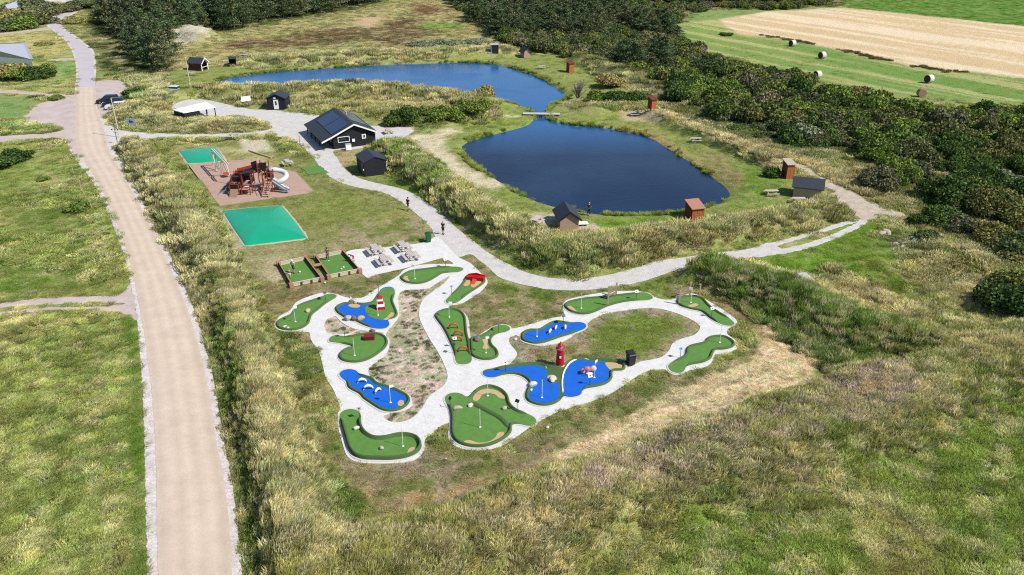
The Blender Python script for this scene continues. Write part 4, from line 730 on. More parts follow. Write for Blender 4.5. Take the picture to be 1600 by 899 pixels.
SHR = [((122,329), 3.4, 1.5, f_green, 'lone round green bush in the left meadow above the two-rut track'),
 ((70,283), 2.2, .8, f_green, 'small low green bush in the left meadow, higher than the round one'),
 ((-2,262), 7, 2.6, f_dark, 'dark bush cut by the left picture edge below the gravel driveway'), ((26,250), 6, 2.2, f_dark, 'dark green bush right of the one at the left picture edge, below the driveway'),
 ((86,156), 4, 1.1, f_green, 'low green bush between the gravel driveway and the sandy track'),
 ((214,152), 6.5, 2.4, f_dark, 'dark bush on the grassy mound behind the parked cars'), ((202,158), 4, 1.6, f_dark, 'small dark bush left of the larger one behind the parked cars'),
 ((757,160), 6, 3.0, f_olive, 'brownish olive bush standing at the edge of the far pond'),
 ((616,196), 5, 2.6, f_dark, 'dark green bush nearest the main house, behind its terrace'), ((637,193), 6, 3.0, f_dark, 'tall dark bush second from the main house terrace'),
 ((668,190), 5, 2.4, f_green, 'mid green bush in the middle of the row behind the main house'), ((697,192), 7, 3.0, f_green, 'broad green bush in the row towards the far pond'),
 ((728,190), 7, 3.6, f_green, 'large bright green bush below the brownish pond edge bush'), ((752,183), 6, 3.2, f_green, 'bright green bush closest to the footbridge in its row'),
 ((950,137), 8, 3.6, f_olive, 'yellowish olive bush behind the dense hedge east of the footbridge'), ((934,162), 6, 3.2, f_green, 'green bush at the left end of the hedge east of the footbridge'), ((962,164), 8, 3.2, f_dark, 'dense dark green bush in the middle of the hedge east of the footbridge'),
 ((988,163), 7, 2.8, f_dark, 'low dark bush at the right end of the hedge east of the footbridge'),
 ((1206,276), 3.4, 1.8, f_dark, 'dark bush leaning against the bright orange cabin'),
 ((1434,352), 3, 1.8, f_dark, 'small dark bush at the end of the sandy path'), ((1372,292), 6, 3.6, f_scrub, 'rounded bush at the scrub edge beyond the grey roofed hut'),
 ((1580,492), 6.5, 3.6, f_dark, 'large dark bush at the right picture edge above the meadow'), ((1548,474), 5, 3, f_scrub, 'mid green bush left of the large dark one at the right picture edge'), ((1610,470), 8, 4, f_scrub, 'bush cut by the right picture edge behind the large dark one'),
 ((1450,380), 4, 1.4, f_scrub, 'low scrubby bush right of the pile of stones'), 
 ((68,70), 6, 1.2, f_olive, 'low flat olive bush in the dry field by the asphalt road'), ((118,36), 10, 2, f_olive, 'low olive bush right of the road bend'), ((700,73), 14, 2.2, f_grey, 'long grey green thicket on the bank behind the far pond'), ((665,73), 9, 1.8, f_grey, 'small grey green thicket left of the long one behind the far pond'), ((740,70), 10, 2.0, f_grey, 'grey green thicket right of the long one behind the far pond'),
 ((6,122), 12, 3.4, f_olive, 'brownish hedge bush cut by the left picture edge in front of the grey roof'), ((30,124), 9, 3, f_green, 'bright green bush in front of the grey roofed farmhouse'), ((55,122), 9, 3.2, f_dark, 'dark green bush below the corner of the grey roof'), ((72,115), 7, 2.8, f_green, 'green bush at the right end of the hedge by the grey roof'),
 ((5,46), 16, 4, f_scrub, 'bush at the left picture edge above the dry field'), ((28,44), 16, 4.2, f_green, 'second bush from the left above the dry field'), ((48,38), 15, 4.4, f_scrub, 'bush on the inside of the road bend'), ((20,32), 18, 4.4, f_olive, 'olive bush behind the front row inside the road bend'), ((45,22), 20, 6, f_pine, 'dark tall bush below the pale roof at the top left'), ((62,24), 14, 5, f_pine, 'dark tall bush right of the one below the pale roof'), ((95,18), 14, 3.4, f_scrub, 'low bush inside the top road curve'), ((84,22), 12, 3, f_scrub, 'bush left of the low one inside the top road curve'), ((130,14), 14, 4, f_pine, 'dark bush right of the top road curve'), ((1135,55), 5, 1.2, f_dark, 'low dark weeds at the corner of the stubble field'),
 ((478,712), 1.3, .7, f_green, 'small leafy weed bush left of the lowest golf lane')]
for k, s in enumerate(SHR): shrub(*s[:5], big=1 if s[1] > 5 else 0)
# bare grey shrub at the pond corner
def bare_shrub(px, label, h=4.2, seed=5):
    p = P(*px); t = thing('bare_shrub', label, 'shrub', (p.x, p.y, gz(p.x, p.y))); r = np.random.default_rng(seed); mb = MB(); tw = MB()
    for i in range(34):
        a = r.uniform(0, 2*PI); q = r.uniform(.2, 1.9); hh = h*r.uniform(.5, 1)
        mid = Vector((math.cos(a)*q*.4, math.sin(a)*q*.4, hh*.55)); top = Vector((math.cos(a)*q+.3, math.sin(a)*q, hh)); mb.tube([(0, 0, -.1), mid, top], [.09, .06, .025], 4)
        for j in range(7):
            b = mid.lerp(top, r.uniform(0, 1)); tw.tube([b, b+Vector((r.normal(0, .5), r.normal(0, .5), r.uniform(.1, .9)))], [.035, .015], 3, False)
    put('trunk', mb, mat('grey_wood', A(150,138,130), .9, .2), t); put('twigs', tw, mat('grey_twigs', A(165,152,145), .9, .2), t)
bare_shrub((903,156), 'bare silver grey shrub at the pond corner above the footbridge')
# pines
PINES = [pine_mesh(s) for s in range(4)]
for pm in PINES: pm.materials.append(f_pine)
tk = MB().tube([(0, 0, -.3), (.05, 0, 3), (0, .05, 8)], [.22, .16, .05], 7).mesh('trunk'); tk.materials.append(m_bark)
def inpoly(x, y, poly): return float(sdf(np.array([x]), np.array([y]), poly)[0]) < 0
pineregion = [W([(150,-5),(156,25),(154,60),(172,108),(215,116),(272,108),(266,62),(350,50),(400,40),(470,28),(560,10),(600,2),(600,-6)])]
pts = []
def fill(poly, sp, nmax, seed, jitter=.45):
    r = np.random.default_rng(seed); mn, mx = poly.min(0), poly.max(0); out = []
    xs = np.arange(mn[0], mx[0], sp); ys = np.arange(mn[1], mx[1], sp*.87)
    g = [(x+(j % 2)*sp/2+r.uniform(-1, 1)*sp*jitter, y+r.uniform(-1, 1)*sp*jitter) for j, y in enumerate(ys) for x in xs]
    g = np.array(g); k = sdf(g[:, 0], g[:, 1], poly) < 0; return g[k]
pp = fill(pineregion[0], 5.2, 999, 3); pp = pp[sdf(pp[:, 0], pp[:, 1], thin(L_ROAD, 6), 14) > 10]; pp = pp[np.argsort(pp[:, 1])]
front = thing('pine_tree', 'dark green pine in the dense stand right of the road', 'pine tree', (pp[0][0], pp[0][1], 0), 0, 'pines in the dense stand right of the road'); put('trunk', tk, None, front); put('crown', PINES[0], None, front)
rest = []
for i, (x, y) in enumerate(pp):
    s = random.uniform(.75, 1.15)*(1.0 if y < 260 else 1.15)
    if i == 0: front.scale = (s,)*3; continue
    if i < 290:
        t = thing('pine_tree', front['label'], 'pine tree', (x, y, 0), random.uniform(0, 6.28), front['group']); t.scale = (s*random.uniform(.9, 1.2), s, s)
        put('trunk', tk, None, t); put('crown', PINES[i % 4], None, t)
    else: rest.append((x, y, s))
print('PINES', len(pp))
ct = bpy.data.collections.new('tree_kinds')
for i, pm in enumerate(PINES): o = bpy.data.objects.new('a%d' % i, pm); ct.objects.link(o)
for i in range(5): o = bpy.data.objects.new('b%d' % i, bush_mesh(0, i, f_scrub)); ct.objects.link(o)
# scrub wood
SW = W([(694,-6),(748,40),(775,62),(800,70),(850,84),(893,90),(945,106),(1000,122),(1034,140),(1062,162),(1135,194),(1210,222),(1290,240),(1348,266),(1402,303),(1450,338),(1500,372),(1560,400),(1640,450),(1760,470),(1860,340),(1700,200),(1600,178),(1480,178),(1430,172),(1340,152),(1260,132),(1180,112),(1110,94),(1080,78),(1040,48),(1056,34),(1110,12),(1200,17),(1290,9),(1310,-6)])
bb = fill(SW, 3.5, 9999, 8); bb = bb[(rng.uniform(size=len(bb)) < .95) & (fbm(bb[:, 0]*.08, bb[:, 1]*.08, 99, 3) < .70)]
depth = bb[:, 1]; order = np.argsort(depth); bb = bb[order]
R2 = []
nsh = 0
DRY = W([(1180,222),(1290,256),(1370,300),(1440,345),(1420,350),(1330,300),(1230,262)])
for i, (x, y) in enumerate(bb):
    nz = float(fbm(np.array([x*.03]), np.array([y*.03]), 61, 3)[0]); pine = (y > 225 and nz > .47 and x < 110) or (nz > .60)
    if inpoly(x, y, DRY) and random.random() < .75: continue
    if nsh < 298:
        if abs(x) > .66*y+8: continue
        nsh += 1
        sc = random.uniform(2.0, 4.2); hh = sc*random.uniform(.55, 1.45)
        rr = random.random(); q_ = float(fbm(np.array([x*.07]), np.array([y*.07]), 15, 3)[0]); m = f_grey if rr < .03 else (f_green if q_ > .56 and rr < .6 else f_dark if q_ < .42 and rr < .7 else f_scrub)
        cn = {'scrub_leaves': 'olive green', 'green_leaves': 'fresh green', 'dark_leaves': 'dark green', 'grey_leaves': 'pale grey green'}[m.name]; t = thing('scrub_bush', cn+' leafy bush in the dense scrub on the right', 'bush', (x, y, gz(x, y)-.2), random.uniform(0, 6.28), cn+' bushes in the dense scrub on the right'); t.scale = (sc, sc*random.uniform(.85, 1.15), hh)
        put('foliage', bush_mesh(1 if y < 130 else 0, i % 3, m), None, t)
    else: R2.append((x, y, pine))
print('SCRUB', len(bb), nsh)
ptsA = []; sc = []; idx = []
for x, y, s in rest: ptsA.append((x, y, 0)); sc.append((s, s, s)); idx.append(random.randrange(4))
for x, y, p in R2:
    if p: s = random.uniform(.5, .85); ptsA.append((x, y, -.2)); sc.append((s*1.2, s*1.2, s)); idx.append(random.randrange(4))
    else: s = random.uniform(2.2, 3.8); ptsA.append((x, y, -.2)); sc.append((s, s, s*random.uniform(.85, 1.3))); idx.append(4+random.randrange(5))
n = len(ptsA); gn_scatter('far_scrub', np.array(ptsA), np.stack([np.zeros(n), np.zeros(n), rng.uniform(0, 6.28, n)], 1), np.array(sc), np.array(idx), np.ones((n, 4)), ct, 'far mass of dark scrub and low pines along the fields', 'scrub')
#@@PART2
# ------------------------------------------------------------------ mini golf
m_grn = mat('green_carpet', A(98,144,66,1.5), .9, .13, 1.6, .1); m_rim = mat('dark_green_rim', A(84,112,62), .9, .16, 14, .3); m_curb = mat('pale_concrete_edge', A(225,222,216), .8, .08, 9, .2)
m_blue = mat('blue_carpet', A(18,108,220), .85, .10, 1.3, .1); m_sand = mat('sand_coloured_carpet', A(214,184,134), .9, .09, 20, .3); m_white = mat('white_paint', A(240,240,238,1.15), .5, .04, 4)
m_rock = mat('pale_boulder', A(205,190,172), .9, .2, 3, .8); m_rockg = mat('grey_boulder', A(128,122,128), .9, .25, 3, .8); m_red = mat('red_paint', A(205,28,30), .45, .08, 3)
m_black = mat('black_plastic', A(48,48,54), .5, .15, 5); m_steel = mat('grey_steel', A(150,152,155), .4, .1, 5, metal=.6); m_signb = mat('pale_blue_board', A(120,175,210), .5, .05, 3)
m_orange = mat('red_orange_paint', A(226,78,44), .5, .08, 4)
LW = .27
def ring_mesh(rings, closed_up=False):
    n = len(rings[0][0]); vs = []; fs = []
    for loop, z in rings: vs += [(p[0], p[1], zz) for p, zz in zip(loop, z if np.ndim(z) else [z]*n)]
    for k in range(len(rings)-1):
        for i in range(n): fs.append((k*n+i, k*n+(i+1) % n, (k+1)*n+(i+1) % n, (k+1)*n+i))
    mb = MB(); mb.add(vs, fs); return mb
GZ = Z0+.024
def golf_lane(label, outline, tees, color, overlays=(), sands=(), rise=.2):
    loop = spline(W(outline), step=.16); c = loop.mean(0)
    t = thing('golf_lane', label, 'golf lane', (c[0], c[1], GZ), 0, 'mini golf lanes'); L = loop-c
    s = np.ones(len(L))
    for te in tees:
        q = np.array(P(*te)[:2])-c; d = np.linalg.norm(L-q, axis=1); s = np.minimum(s, sst(1.0, 1.7, d))
    s = s*.9+.1
    h = rise*s
    put('concrete_edge', ring_mesh([(offset(L, .16, 1), -.02), (offset(L, .15, 1), .035), (offset(L, -.03, 1), .045), (offset(L, -.05, 1), .0)]), m_curb, t)
    put('rim', ring_mesh([(offset(L, 0, 1), .03), (offset(L, -.03*s, 1), h*.8+.03), (offset(L, -.11*s, 1), h+.04), (offset(L, -.20*s, 1), h*.8+.04), (offset(L, -LW*s, 1), .055), (offset(L, -(LW+.05)*s-.02, 1), .02)], ), m_rim, t, smooth=True)
    inner = offset(L, -(LW-.03)*s, 1)
    sheet('carpet', inner, .06, m_grn if color == 'g' else m_blue if color == 'b' else m_rim, parent=t)
    for k, (ov, cc) in enumerate(overlays):
        o = spline(W(ov, .1)-c, step=.16); sheet('carpet', o, .066+.004*k, {'g': m_grn, 'b': m_blue, 'd': m_rim, 'c': m_mini}[cc], parent=t)
    for sd_ in sands: sheet('bunker', spline(W(sd_, .1)-c, step=.12), .084, m_sand, parent=t)
    return t
golf_lane('green pear shaped golf lane at the upper left, below the wooden game boxes', z1([(195,800),(230,835),(330,850),(440,830),(510,780),(540,700),(600,650),(660,600),(720,560),(770,530),(775,508),(740,495),(680,500),(620,530),(540,560),(450,590),(390,620),(360,660),(330,700),(260,730),(205,765)]), [q1(750,515)], 'g')
golf_lane('blue and green golf lane with the red and white striped tower', z1([(762,640),(785,610),(850,585),(900,588),(950,578),(1000,590),(1060,590),(1115,575),(1160,520),(1200,455),(1245,430),(1300,430),(1330,450),(1335,490),(1320,560),(1345,630),(1365,690),(1335,728),(1275,745),(1285,790),(1250,825),(1180,832),(1100,820),(1030,795),(980,770),(930,750),(870,735),(820,705),(785,680)]), [q1(1285,455), q1(1240,800)], 'b',
          overlays=[(z1([(1050,625),(1075,600),(1118,579),(1163,520),(1203,455),(1245,431),(1300,431),(1330,452),(1334,490),(1318,560),(1340,640),(1350,690),(1315,725),(1220,738),(1150,728),(1085,700),(1055,660)]), 'g')], sands=[z1([(1225,738),(1262,712),(1300,668),(1326,676),(1315,712),(1275,738)]), z1([(888,600),(940,580),(1000,600),(985,622),(920,620)])])
golf_lane('bent green golf lane with the dark red box, left of the sandy island', z4([(535,185),(560,155),(600,145),(700,155),(800,140),(920,125),(1000,135),(1050,165),(1065,210),(1040,260),(980,310),(900,360),(820,385),(740,390),(660,375),(625,340),(640,300),(690,265),(750,248),(690,228),(600,210),(550,205)]), [q4(570,180)], 'g')
golf_lane('wavy blue golf lane with three white dolphins on the left side', z4([(630,490),(660,460),(720,447),(780,460),(810,490),(870,510),(930,530),(970,570),(1030,590),(1100,610),(1180,645),(1240,680),(1265,720),(1240,770),(1180,810),(1100,828),(1020,820),(960,790),(900,750),(850,715),(810,670),(750,640),(710,610),(695,560),(655,530)]), [q4(680,490)], 'b', sands=[z4([(1150,745),(1170,720),(1200,722),(1208,750),(1185,772),(1160,770)])])
golf_lane('L shaped green golf lane at the lower left corner of the course', z5([(138,225),(165,193),(220,182),(265,195),(285,225),(290,290),(320,345),(380,380),(450,380),(530,362),(600,358),(670,375),(702,410),(705,450),(670,490),(600,520),(500,535),(400,535),(300,530),(240,510),(200,460),(175,380),(150,290)]), [q5(215,200)], 'g', sands=[z5([(558,500),(600,485),(620,450),(650,440),(664,455),(640,488),(595,510)])], rise=.34)
tF = golf_lane('large double green golf lane with two pale bunkers at the bottom centre', z5([(868,100),(895,75),(950,68),(995,82),(1020,100),(1050,85),(1085,48),(1130,25),(1190,20),(1260,45),(1305,90),(1325,150),(1370,190),(1440,215),(1490,240),(1503,270),(1480,295),(1440,298),(1385,285),(1335,290),(1330,340),(1280,390),(1200,430),(1120,448),(1040,445),(970,425),(925,385),(910,330),(912,250),(900,180),(875,135)]), [q5(920,95), q5(1480,270)], 'g',
          sands=[z5([(1000,400),(1040,392),(1100,410),(1170,402),(1215,375),(1235,342),(1268,335),(1280,350),(1262,382),(1210,415),(1130,436),(1050,432),(1005,420)]), z5([(1060,108),(1075,75),(1115,45),(1165,36),(1225,48),(1275,80),(1284,104),(1245,100),(1215,76),(1165,66),(1125,80),(1105,110),(1080,122)])], rise=.24)
def ridge_part(parent, name, pts, wd, h, m, zb=.06):
    l = spline(W(pts), closed=False, step=.25); c = np.array(parent.location[:2]); l = l-c; d = np.gradient(l, axis=0); d /= np.linalg.norm(d, axis=1)[:, None]+1e-9; nn = np.stack([-d[:, 1], d[:, 0]], 1)
    vs = []; fs = []; prof = [(-1, 0), (-.7, .75), (0, 1), (.7, .75), (1, 0)]
    for i, p in enumerate(l):
        k = min(1, i/2+.15, (len(l)-1-i)/2+.15)
        for a, z in prof: q = p+nn[i]*a*wd/2*k; vs.append((q[0], q[1], zb-.01+z*h*k))
    for i in range(len(l)-1):
        for j in range(4): fs.append((i*5+j, i*5+j+1, (i+1)*5+j+1, (i+1)*5+j))
    mb = MB(); mb.add(vs, fs); return put(name, mb, m, parent, smooth=True)
ridge_part(tF, 'divider', z5([(1035,135),(1075,150),(1130,178),(1195,212),(1245,240),(1285,275),(1318,320)]), .5, .16, m_rim)
tG = golf_lane('twin blue golf lane with the tall red lighthouse between its two basins', z6([(78,480),(100,455),(190,437),(300,418),(400,402),(520,392),(600,395),(650,415),(700,428),(765,428),(800,405),(870,365),(960,345),(1060,350),(1180,360),(1280,375),(1340,400),(1358,430),(1330,460),(1245,468),(1238,530),(1185,580),(1100,605),(1010,620),(970,640),(960,670),(920,690),(860,697),(805,688),(780,720),(730,755),(660,775),(580,772),(500,745),(465,700),(475,640),(500,580),(480,545),(430,512),(350,492),(260,500),(180,522),(120,515)]), [q6(110,485), q6(870,670)], 'd',
          overlays=[(z6([(82,480),(120,456),(230,442),(400,416),(520,406),(600,415),(640,440),(655,480),(655,540),(700,570),(758,560),(768,650),(748,715),(680,750),(600,757),(530,742),(482,700),(487,640),(515,575),(500,530),(440,492),(340,478),(250,488),(180,512),(120,508)]), 'b'),
                    (z6([(790,540),(800,480),(845,405),(900,370),(960,357),(1050,372),(1170,375),(1200,420),(1238,460),(1230,530),(1180,570),(1090,598),(985,612),(960,650),(930,678),(860,688),(806,672),(790,620)]), 'b')],
          sands=[z6([(1178,385),(1260,385),(1320,405),(1328,425),(1290,446),(1240,456),(1200,430)]), z6([(660,505),(700,492),(735,508),(745,535),(700,545),(668,535)])])
m_line = m_white
ridge_part(tG, 'white_kerb', z6([(797,660),(791,600),(793,530),(808,470),(850,402),(900,368),(960,352),(1030,362)]), .16, .10, m_white, .066)
ridge_part(tG, 'white_kerb', z6([(190,432),(300,416),(400,402),(520,394),(600,400),(640,420),(654,445)]), .14, .10, m_white, .07)
golf_lane('narrow blue golf lane with small white leaping figures above the lighthouse', z6([(425,160),(440,118),(500,95),(580,93),(640,60),(700,27),(760,20),(850,33),(930,25),(985,35),(1008,60),(990,85),(930,112),(860,138),(780,162),(700,190),(620,215),(540,222),(470,207),(430,187)]), [q6(975,60)], 'b')
golf_lane('long green golf lane with four red hoops', z8([(155,200),(190,155),(260,125),(350,115),(440,125),(510,165),(545,230),(555,330),(565,420),(590,520),(600,620),(618,720),(608,775),(560,802),(480,807),(430,790),(410,740),(400,660),(360,560),(310,450),(250,340),(190,260)]), [q8(520,770)], 'g')
golf_lane('curved green golf lane with a grey boulder right of the hoop lane', z8([(605,475),(660,470),(720,452),(800,410),(880,350),(960,315),(1040,315),(1088,338),(1095,370),(1040,400),(940,422),(880,460),(860,510),(880,570),(930,620),(955,670),(940,715),(880,745),(800,755),(710,745),(640,715),(612,690),(600,600),(596,520)]), [q8(1060,350)], 'g', sands=[z8([(750,490),(825,490),(812,545),(832,598),(752,600),(768,545)])])
golf_lane('green golf lane with the red bridge at its upper end', z2([(468,565),(500,525),(580,450),(640,380),(670,325),(740,305),(820,325),(852,350),(845,388),(790,432),(700,490),(620,550),(570,582),(520,590),(480,582)]), [q2(510,555)], 'g', sands=[z2([(635,405),(655,365),(700,358),(705,392),(670,416)]), z2([(712,415),(725,385),(770,368),(812,375),(800,410),(750,432)])])
golf_lane('long green golf lane just below the picnic terrace', z2([(35,345),(60,310),(130,277),(230,262),(330,250),(390,242),(480,236),(580,235),(630,245),(640,262),(600,283),(520,290),(440,300),(380,335),(320,370),(250,395),(160,400),(80,385)]), [q2(600,260)], 'g', sands=[z2([(62,350),(75,322),(105,320),(108,345),(125,375),(90,378)])])
golf_lane('flat green golf lane crossed by a wooden gate at the top right', z3([(108,250),(130,220),(200,200),(300,185),(420,175),(520,163),(640,150),(740,143),(785,162),(800,185),(765,200),(660,207),(560,220),(450,250),(360,290),(290,312),(220,312),(150,290)]), [q3(765,180)], 'g', sands=[z3([(130,255),(150,240),(175,252),(215,300),(160,290)])])
golf_lane('key shaped green golf lane with a round end inside wooden posts', z3([(983,210),(1010,185),(1070,170),(1130,170),(1190,190),(1222,222),(1255,255),(1320,300),(1390,340),(1435,380),(1420,400),(1370,400),(1310,380),(1245,342),(1180,292),(1090,272),(1015,247)]), [q3(1400,385)], 'g', sands=[z3([(1070,245),(1095,232),(1130,222),(1155,232),(1130,248),(1095,254)])])
golf_lane('three lobed green golf lane at the far right of the course', z3([(918,720),(940,690),(1000,660),(1050,630),(1060,590),(1080,562),(1140,545),(1200,530),(1230,495),(1300,480),(1370,488),(1425,520),(1440,550),(1410,575),(1340,590),(1290,590),(1270,620),(1250,660),(1190,690),(1110,705),(1060,720),(1040,755),(990,770),(940,755)]), [q3(975,735)], 'g')

# flags
mb_pole = MB().tube([(0, 0, 0), (0, 0, 1.75)], .022, 6).mesh('pole'); mb_pole.materials.append(m_white)
mb_flag = MB().prism([(0, 1.45), (.34, 1.48), (.34, 1.70), (0, 1.73)], 'y', -.012, .012).mesh('flag'); mb_flag.materials.append(m_white)
mb_cup = MB().lathe([(.10, 0), (.10, .02), (.04, .03)], 12).mesh('cup'); mb_cup.materials.append(m_white)
def flag(px, label, z=.09, rz=.4, hsc=1, withflag=True):
    p = P(*px); t = thing('golf_flag', label, 'golf flag', (p.x, p.y, GZ+z), rz, 'hole flags of the mini golf course'); t.scale = (1, 1, hsc)
    put('pole', mb_pole, None, t); put('cup', mb_cup, None, t)
    if withflag: put('flag', mb_flag, None, t)
FL = [(q1(380,768), 'upper left pear shaped lane'), (q1(1175,705), 'blue lane in front of the striped tower'), (q2(175,355), 'lane below the picnic terrace, near its bunker'), (q4(767,328), 'bent lane with the dark red box'), (q4(1088,750), 'wavy blue dolphin lane'),
      (q5(577,442), 'L shaped lane at the lower left'), (q5(1112,310), 'lower half of the large double lane'), (q5(1165,92), 'upper half of the large double lane by the curved bunker'), (q6(610,705), 'left basin of the lighthouse lane'), (q6(1078,527), 'right basin of the lighthouse lane'),
      (q6(565,158), 'narrow blue lane above the lighthouse'), (q8(336,220), 'top end of the lane with four red hoops'), (q8(795,668), 'curved lane with the grey boulder'), (q3(240,268), 'left end of the gate lane'), (q3(1095,222), 'round end of the key shaped lane'), (q3(1320,535), 'three lobed lane at the far right')]
for i, (px, s) in enumerate(FL): flag(px, 'white flag stick on the '+s, rz=[.3, .9, 2.9, .2][i % 4], withflag=i in (2, 9, 14, 0, 4, 11, 12))
# tee signs
mb_sp = MB().tube([(0, 0, 0), (0, 0, .95)], .022, 6).mesh('post'); mb_sp.materials.append(m_black)
mb_sb = MB().box(-.19, .19, -.012, .012, -.14, .14, Matrix.Translation((0, 0, .98)) @ Matrix.Rotation(-.7, 4, 'X')).mesh('board')
mb_sm = MB().box(-.07, .07, -.018, -.013, -.06, .06, Matrix.Translation((0, 0, .98)) @ Matrix.Rotation(-.7, 4, 'X')).mesh('mark'); mb_sm.materials.append(m_black)
def tee_sign(px, label, m, rz):
    p = P(*px); t = thing('tee_sign', label, 'sign', (p.x, p.y, GZ), rz, 'tee signs of the mini golf course'); me = mb_sb.copy(); me.materials.append(m)
    put('post', mb_sp, None, t); b = put('board', me, None, t); put('mark', mb_sm, None, b)
for px, s, m, rz in [(q3(1012,650), 'blue tee sign on the path left of the three lobed lane', m_signb, .6), (q2(528,500), 'pale blue tee sign on the path left of the red bridge lane', m_signb, .5), (q3(1256,330), 'white tee sign beside the straight leg of the key shaped lane', m_white, .2),
                     ((921.5,603), 'white tee sign at the lower edge of the right blue basin', m_white, .3), (q8(408,588), 'white board lying by the left edge of the hoop lane', m_white, .1), (q5(277,245), 'thin grey tee sign at the top of the L shaped lane', m_steel, .4), (q5(1369,190), 'dark tee sign between the double lane and the lighthouse lane', m_black, -.6),
                     (q5(905,172), 'dark tee sign at the upper left of the double lane', m_black, -1.2), (q3(668,195), 'pale tee sign at the right end of the gate lane', m_white, .2), (q6(283,470), 'white tee sign on the handle of the left blue basin', m_white, .3), (q4(680,165), 'small dark tee sign above the bent lane', m_black, .4), (q2(470,235), 'white tee sign above the right end of the terrace side lane', m_white, .4),
                     (q1(1180,480), 'dark tee sign on the path above the striped tower lane', m_black, .8), (q1(670,560), 'dark tee sign on the narrow end of the pear shaped lane', m_black, .8), (q8(395,665), 'dark tee sign on the path left of the hoop lane', m_black, 1.2), (q6(800,45), 'dark tee sign behind the narrow blue lane', m_black, .4), (q8(955,400), 'thin dark tee sign on the curved lane by its narrow end', m_black, .4)]:
    tee_sign(px, s, m, rz)
# boulders
def rock_mesh(seed, n=2):
    import bmesh
    r = random.Random(seed); bm = bmesh.new(); bmesh.ops.create_icosphere(bm, subdivisions=2, radius=.5)
    ax = [Vector((r.gauss(0, 1), r.gauss(0, 1), r.gauss(0, 1))).normalized() for _ in range(7)]
    for v in bm.verts:
        for a in ax:
            d = v.co.dot(a)
            if d > .30: v.co -= a*(d-.30)*.92
        v.co *= 1+r.uniform(-.08, .08); v.co.z *= .72; v.co.x *= 1.15
        if v.co.z < -.2: v.co.z = -.2
        v.co.z += .18
    me = bpy.data.meshes.new('boulder'); bm.to_mesh(me); bm.free(); return me
ROCKS = [rock_mesh(s) for s in range(5)]
def rock(px, s, m, label, i, z=.09, sx=1, name='boulder', hs=1):
    p = P(*px); me = ROCKS[i % 5].copy(); me.materials.append(m); o = put(name, me, None, loc=(p.x, p.y, GZ+z-.04), rz=i*1.3, scale=(s*sx*.66, s*.62, s*hs*.66)); o['label'] = label; o['category'] = 'rock'
m_rockw = mat('white_boulder', A(235,228,218), .9, .12, 3, .6)
for i, (px, s, m, lb) in enumerate([(q5(955,183), .9, m_rock, 'pale boulder at the left edge of the large double lane'), (q5(1045,160), .8, m_rockw, 'white boulder at the upper end of the divider on the double lane'), (q5(1282,182), .75, m_rock, 'tan boulder near the right neck of the double lane'), (q5(252,322), .75, m_rockw, 'white boulder on the upper arm of the L shaped lane'), (q5(430,460), .7, m_rock, 'tan boulder on the lower arm of the L shaped lane'),
        (q6(530,595), 1.1, m_rockw, 'large white boulder on the left shore of the left blue basin'), (q6(705,545), 1.1, m_rockw, 'flat white and tan boulder at the right shore of the left blue basin'), (q6(375,178), .55, m_rockw, 'small white stone left of the narrow blue lane'), (q1(885,745), 1.3, m_rock, 'large pale boulder on the sandy shore of the striped tower lane'), (q1(948,745), 1.2, m_rockg, 'grey broken boulder between two pale ones at the striped tower lane'),
        (q1(1010,745), 1.2, m_sand, 'tan flat boulder right of the grey one at the striped tower lane'), (q1(500,665), .95, mat('tan_boulder', A(222,205,160), .9, .1, 3, .4), 'cream coloured angular boulder in the middle of the pear shaped lane'), (q1(920,580), .9, m_rockg, 'brownish boulder at the top shore of the striped tower lane'), (q1(960,590), .7, m_rock, 'small boulder beside the brownish one at the top shore of the striped tower lane'), (q1(912,530), .5, m_rockw, 'white stone above the top shore of the striped tower lane'),
        (q1(280,815), .5, m_rockw, 'small white stone at the bottom end of the pear shaped lane'), (q1(310,828), .5, m_rockw, 'second small white stone at the bottom end of the pear shaped lane, to the right'), (q8(690,505), 1.15, m_rockg, 'dark grey rounded boulder on the curved lane'), (q5(1580,308), .5, m_rockw, 'flat white stone in the grass right of the double lane'), (q4(930,105), .9, m_rockg, 'brown grey boulder above the bent lane'), (q6(515,640), .5, m_rockw, 'small white stone below the large white one on the left shore')]):
    rock(px, s, m, lb, i, sx=1.25 if i % 3 == 0 else 1, z=.0 if i in (7, 14, 18, 19) else .09)
for i, (u, v) in enumerate([(1412,378),(1420,382),(1430,384),(1438,388),(1426,390),(1415,388),(1434,380),(1444,392),(1420,395),(1408,384),(1378,368),(1385,366),(1405,380),(1398,386),(1428,378),(1440,382),(1435,394),(1412,392),(1402,392),(1446,386),(1450,393),(1430,398)]):
    rock((u, v), 1.2+.4*(i % 3), m_rockg if i % 3 == 0 else m_rock, 'broken grey and pink stone in the pile on the right', i, z=0, sx=1.2)
    COL.objects[-1]['group'] = 'stones of the pile on the right'
for i, (u, v, s) in enumerate([(492,709,.6),(486,713,.4),(471,766,.5),(872,830,.6),(697,720,.25),(466,713,.4)]): rock((u, v), s, m_rockw, ['white stone in the grass left of the L shaped lane', 'smaller white stone beside the one left of the L shaped lane', 'pale stone in the tall grass low on the left bank', 'white stone in the near meadow below the golf area', 'tiny pale stone in the grass below the double lane', 'pale stone next to the small weed bush'][i], i, z=0.15)
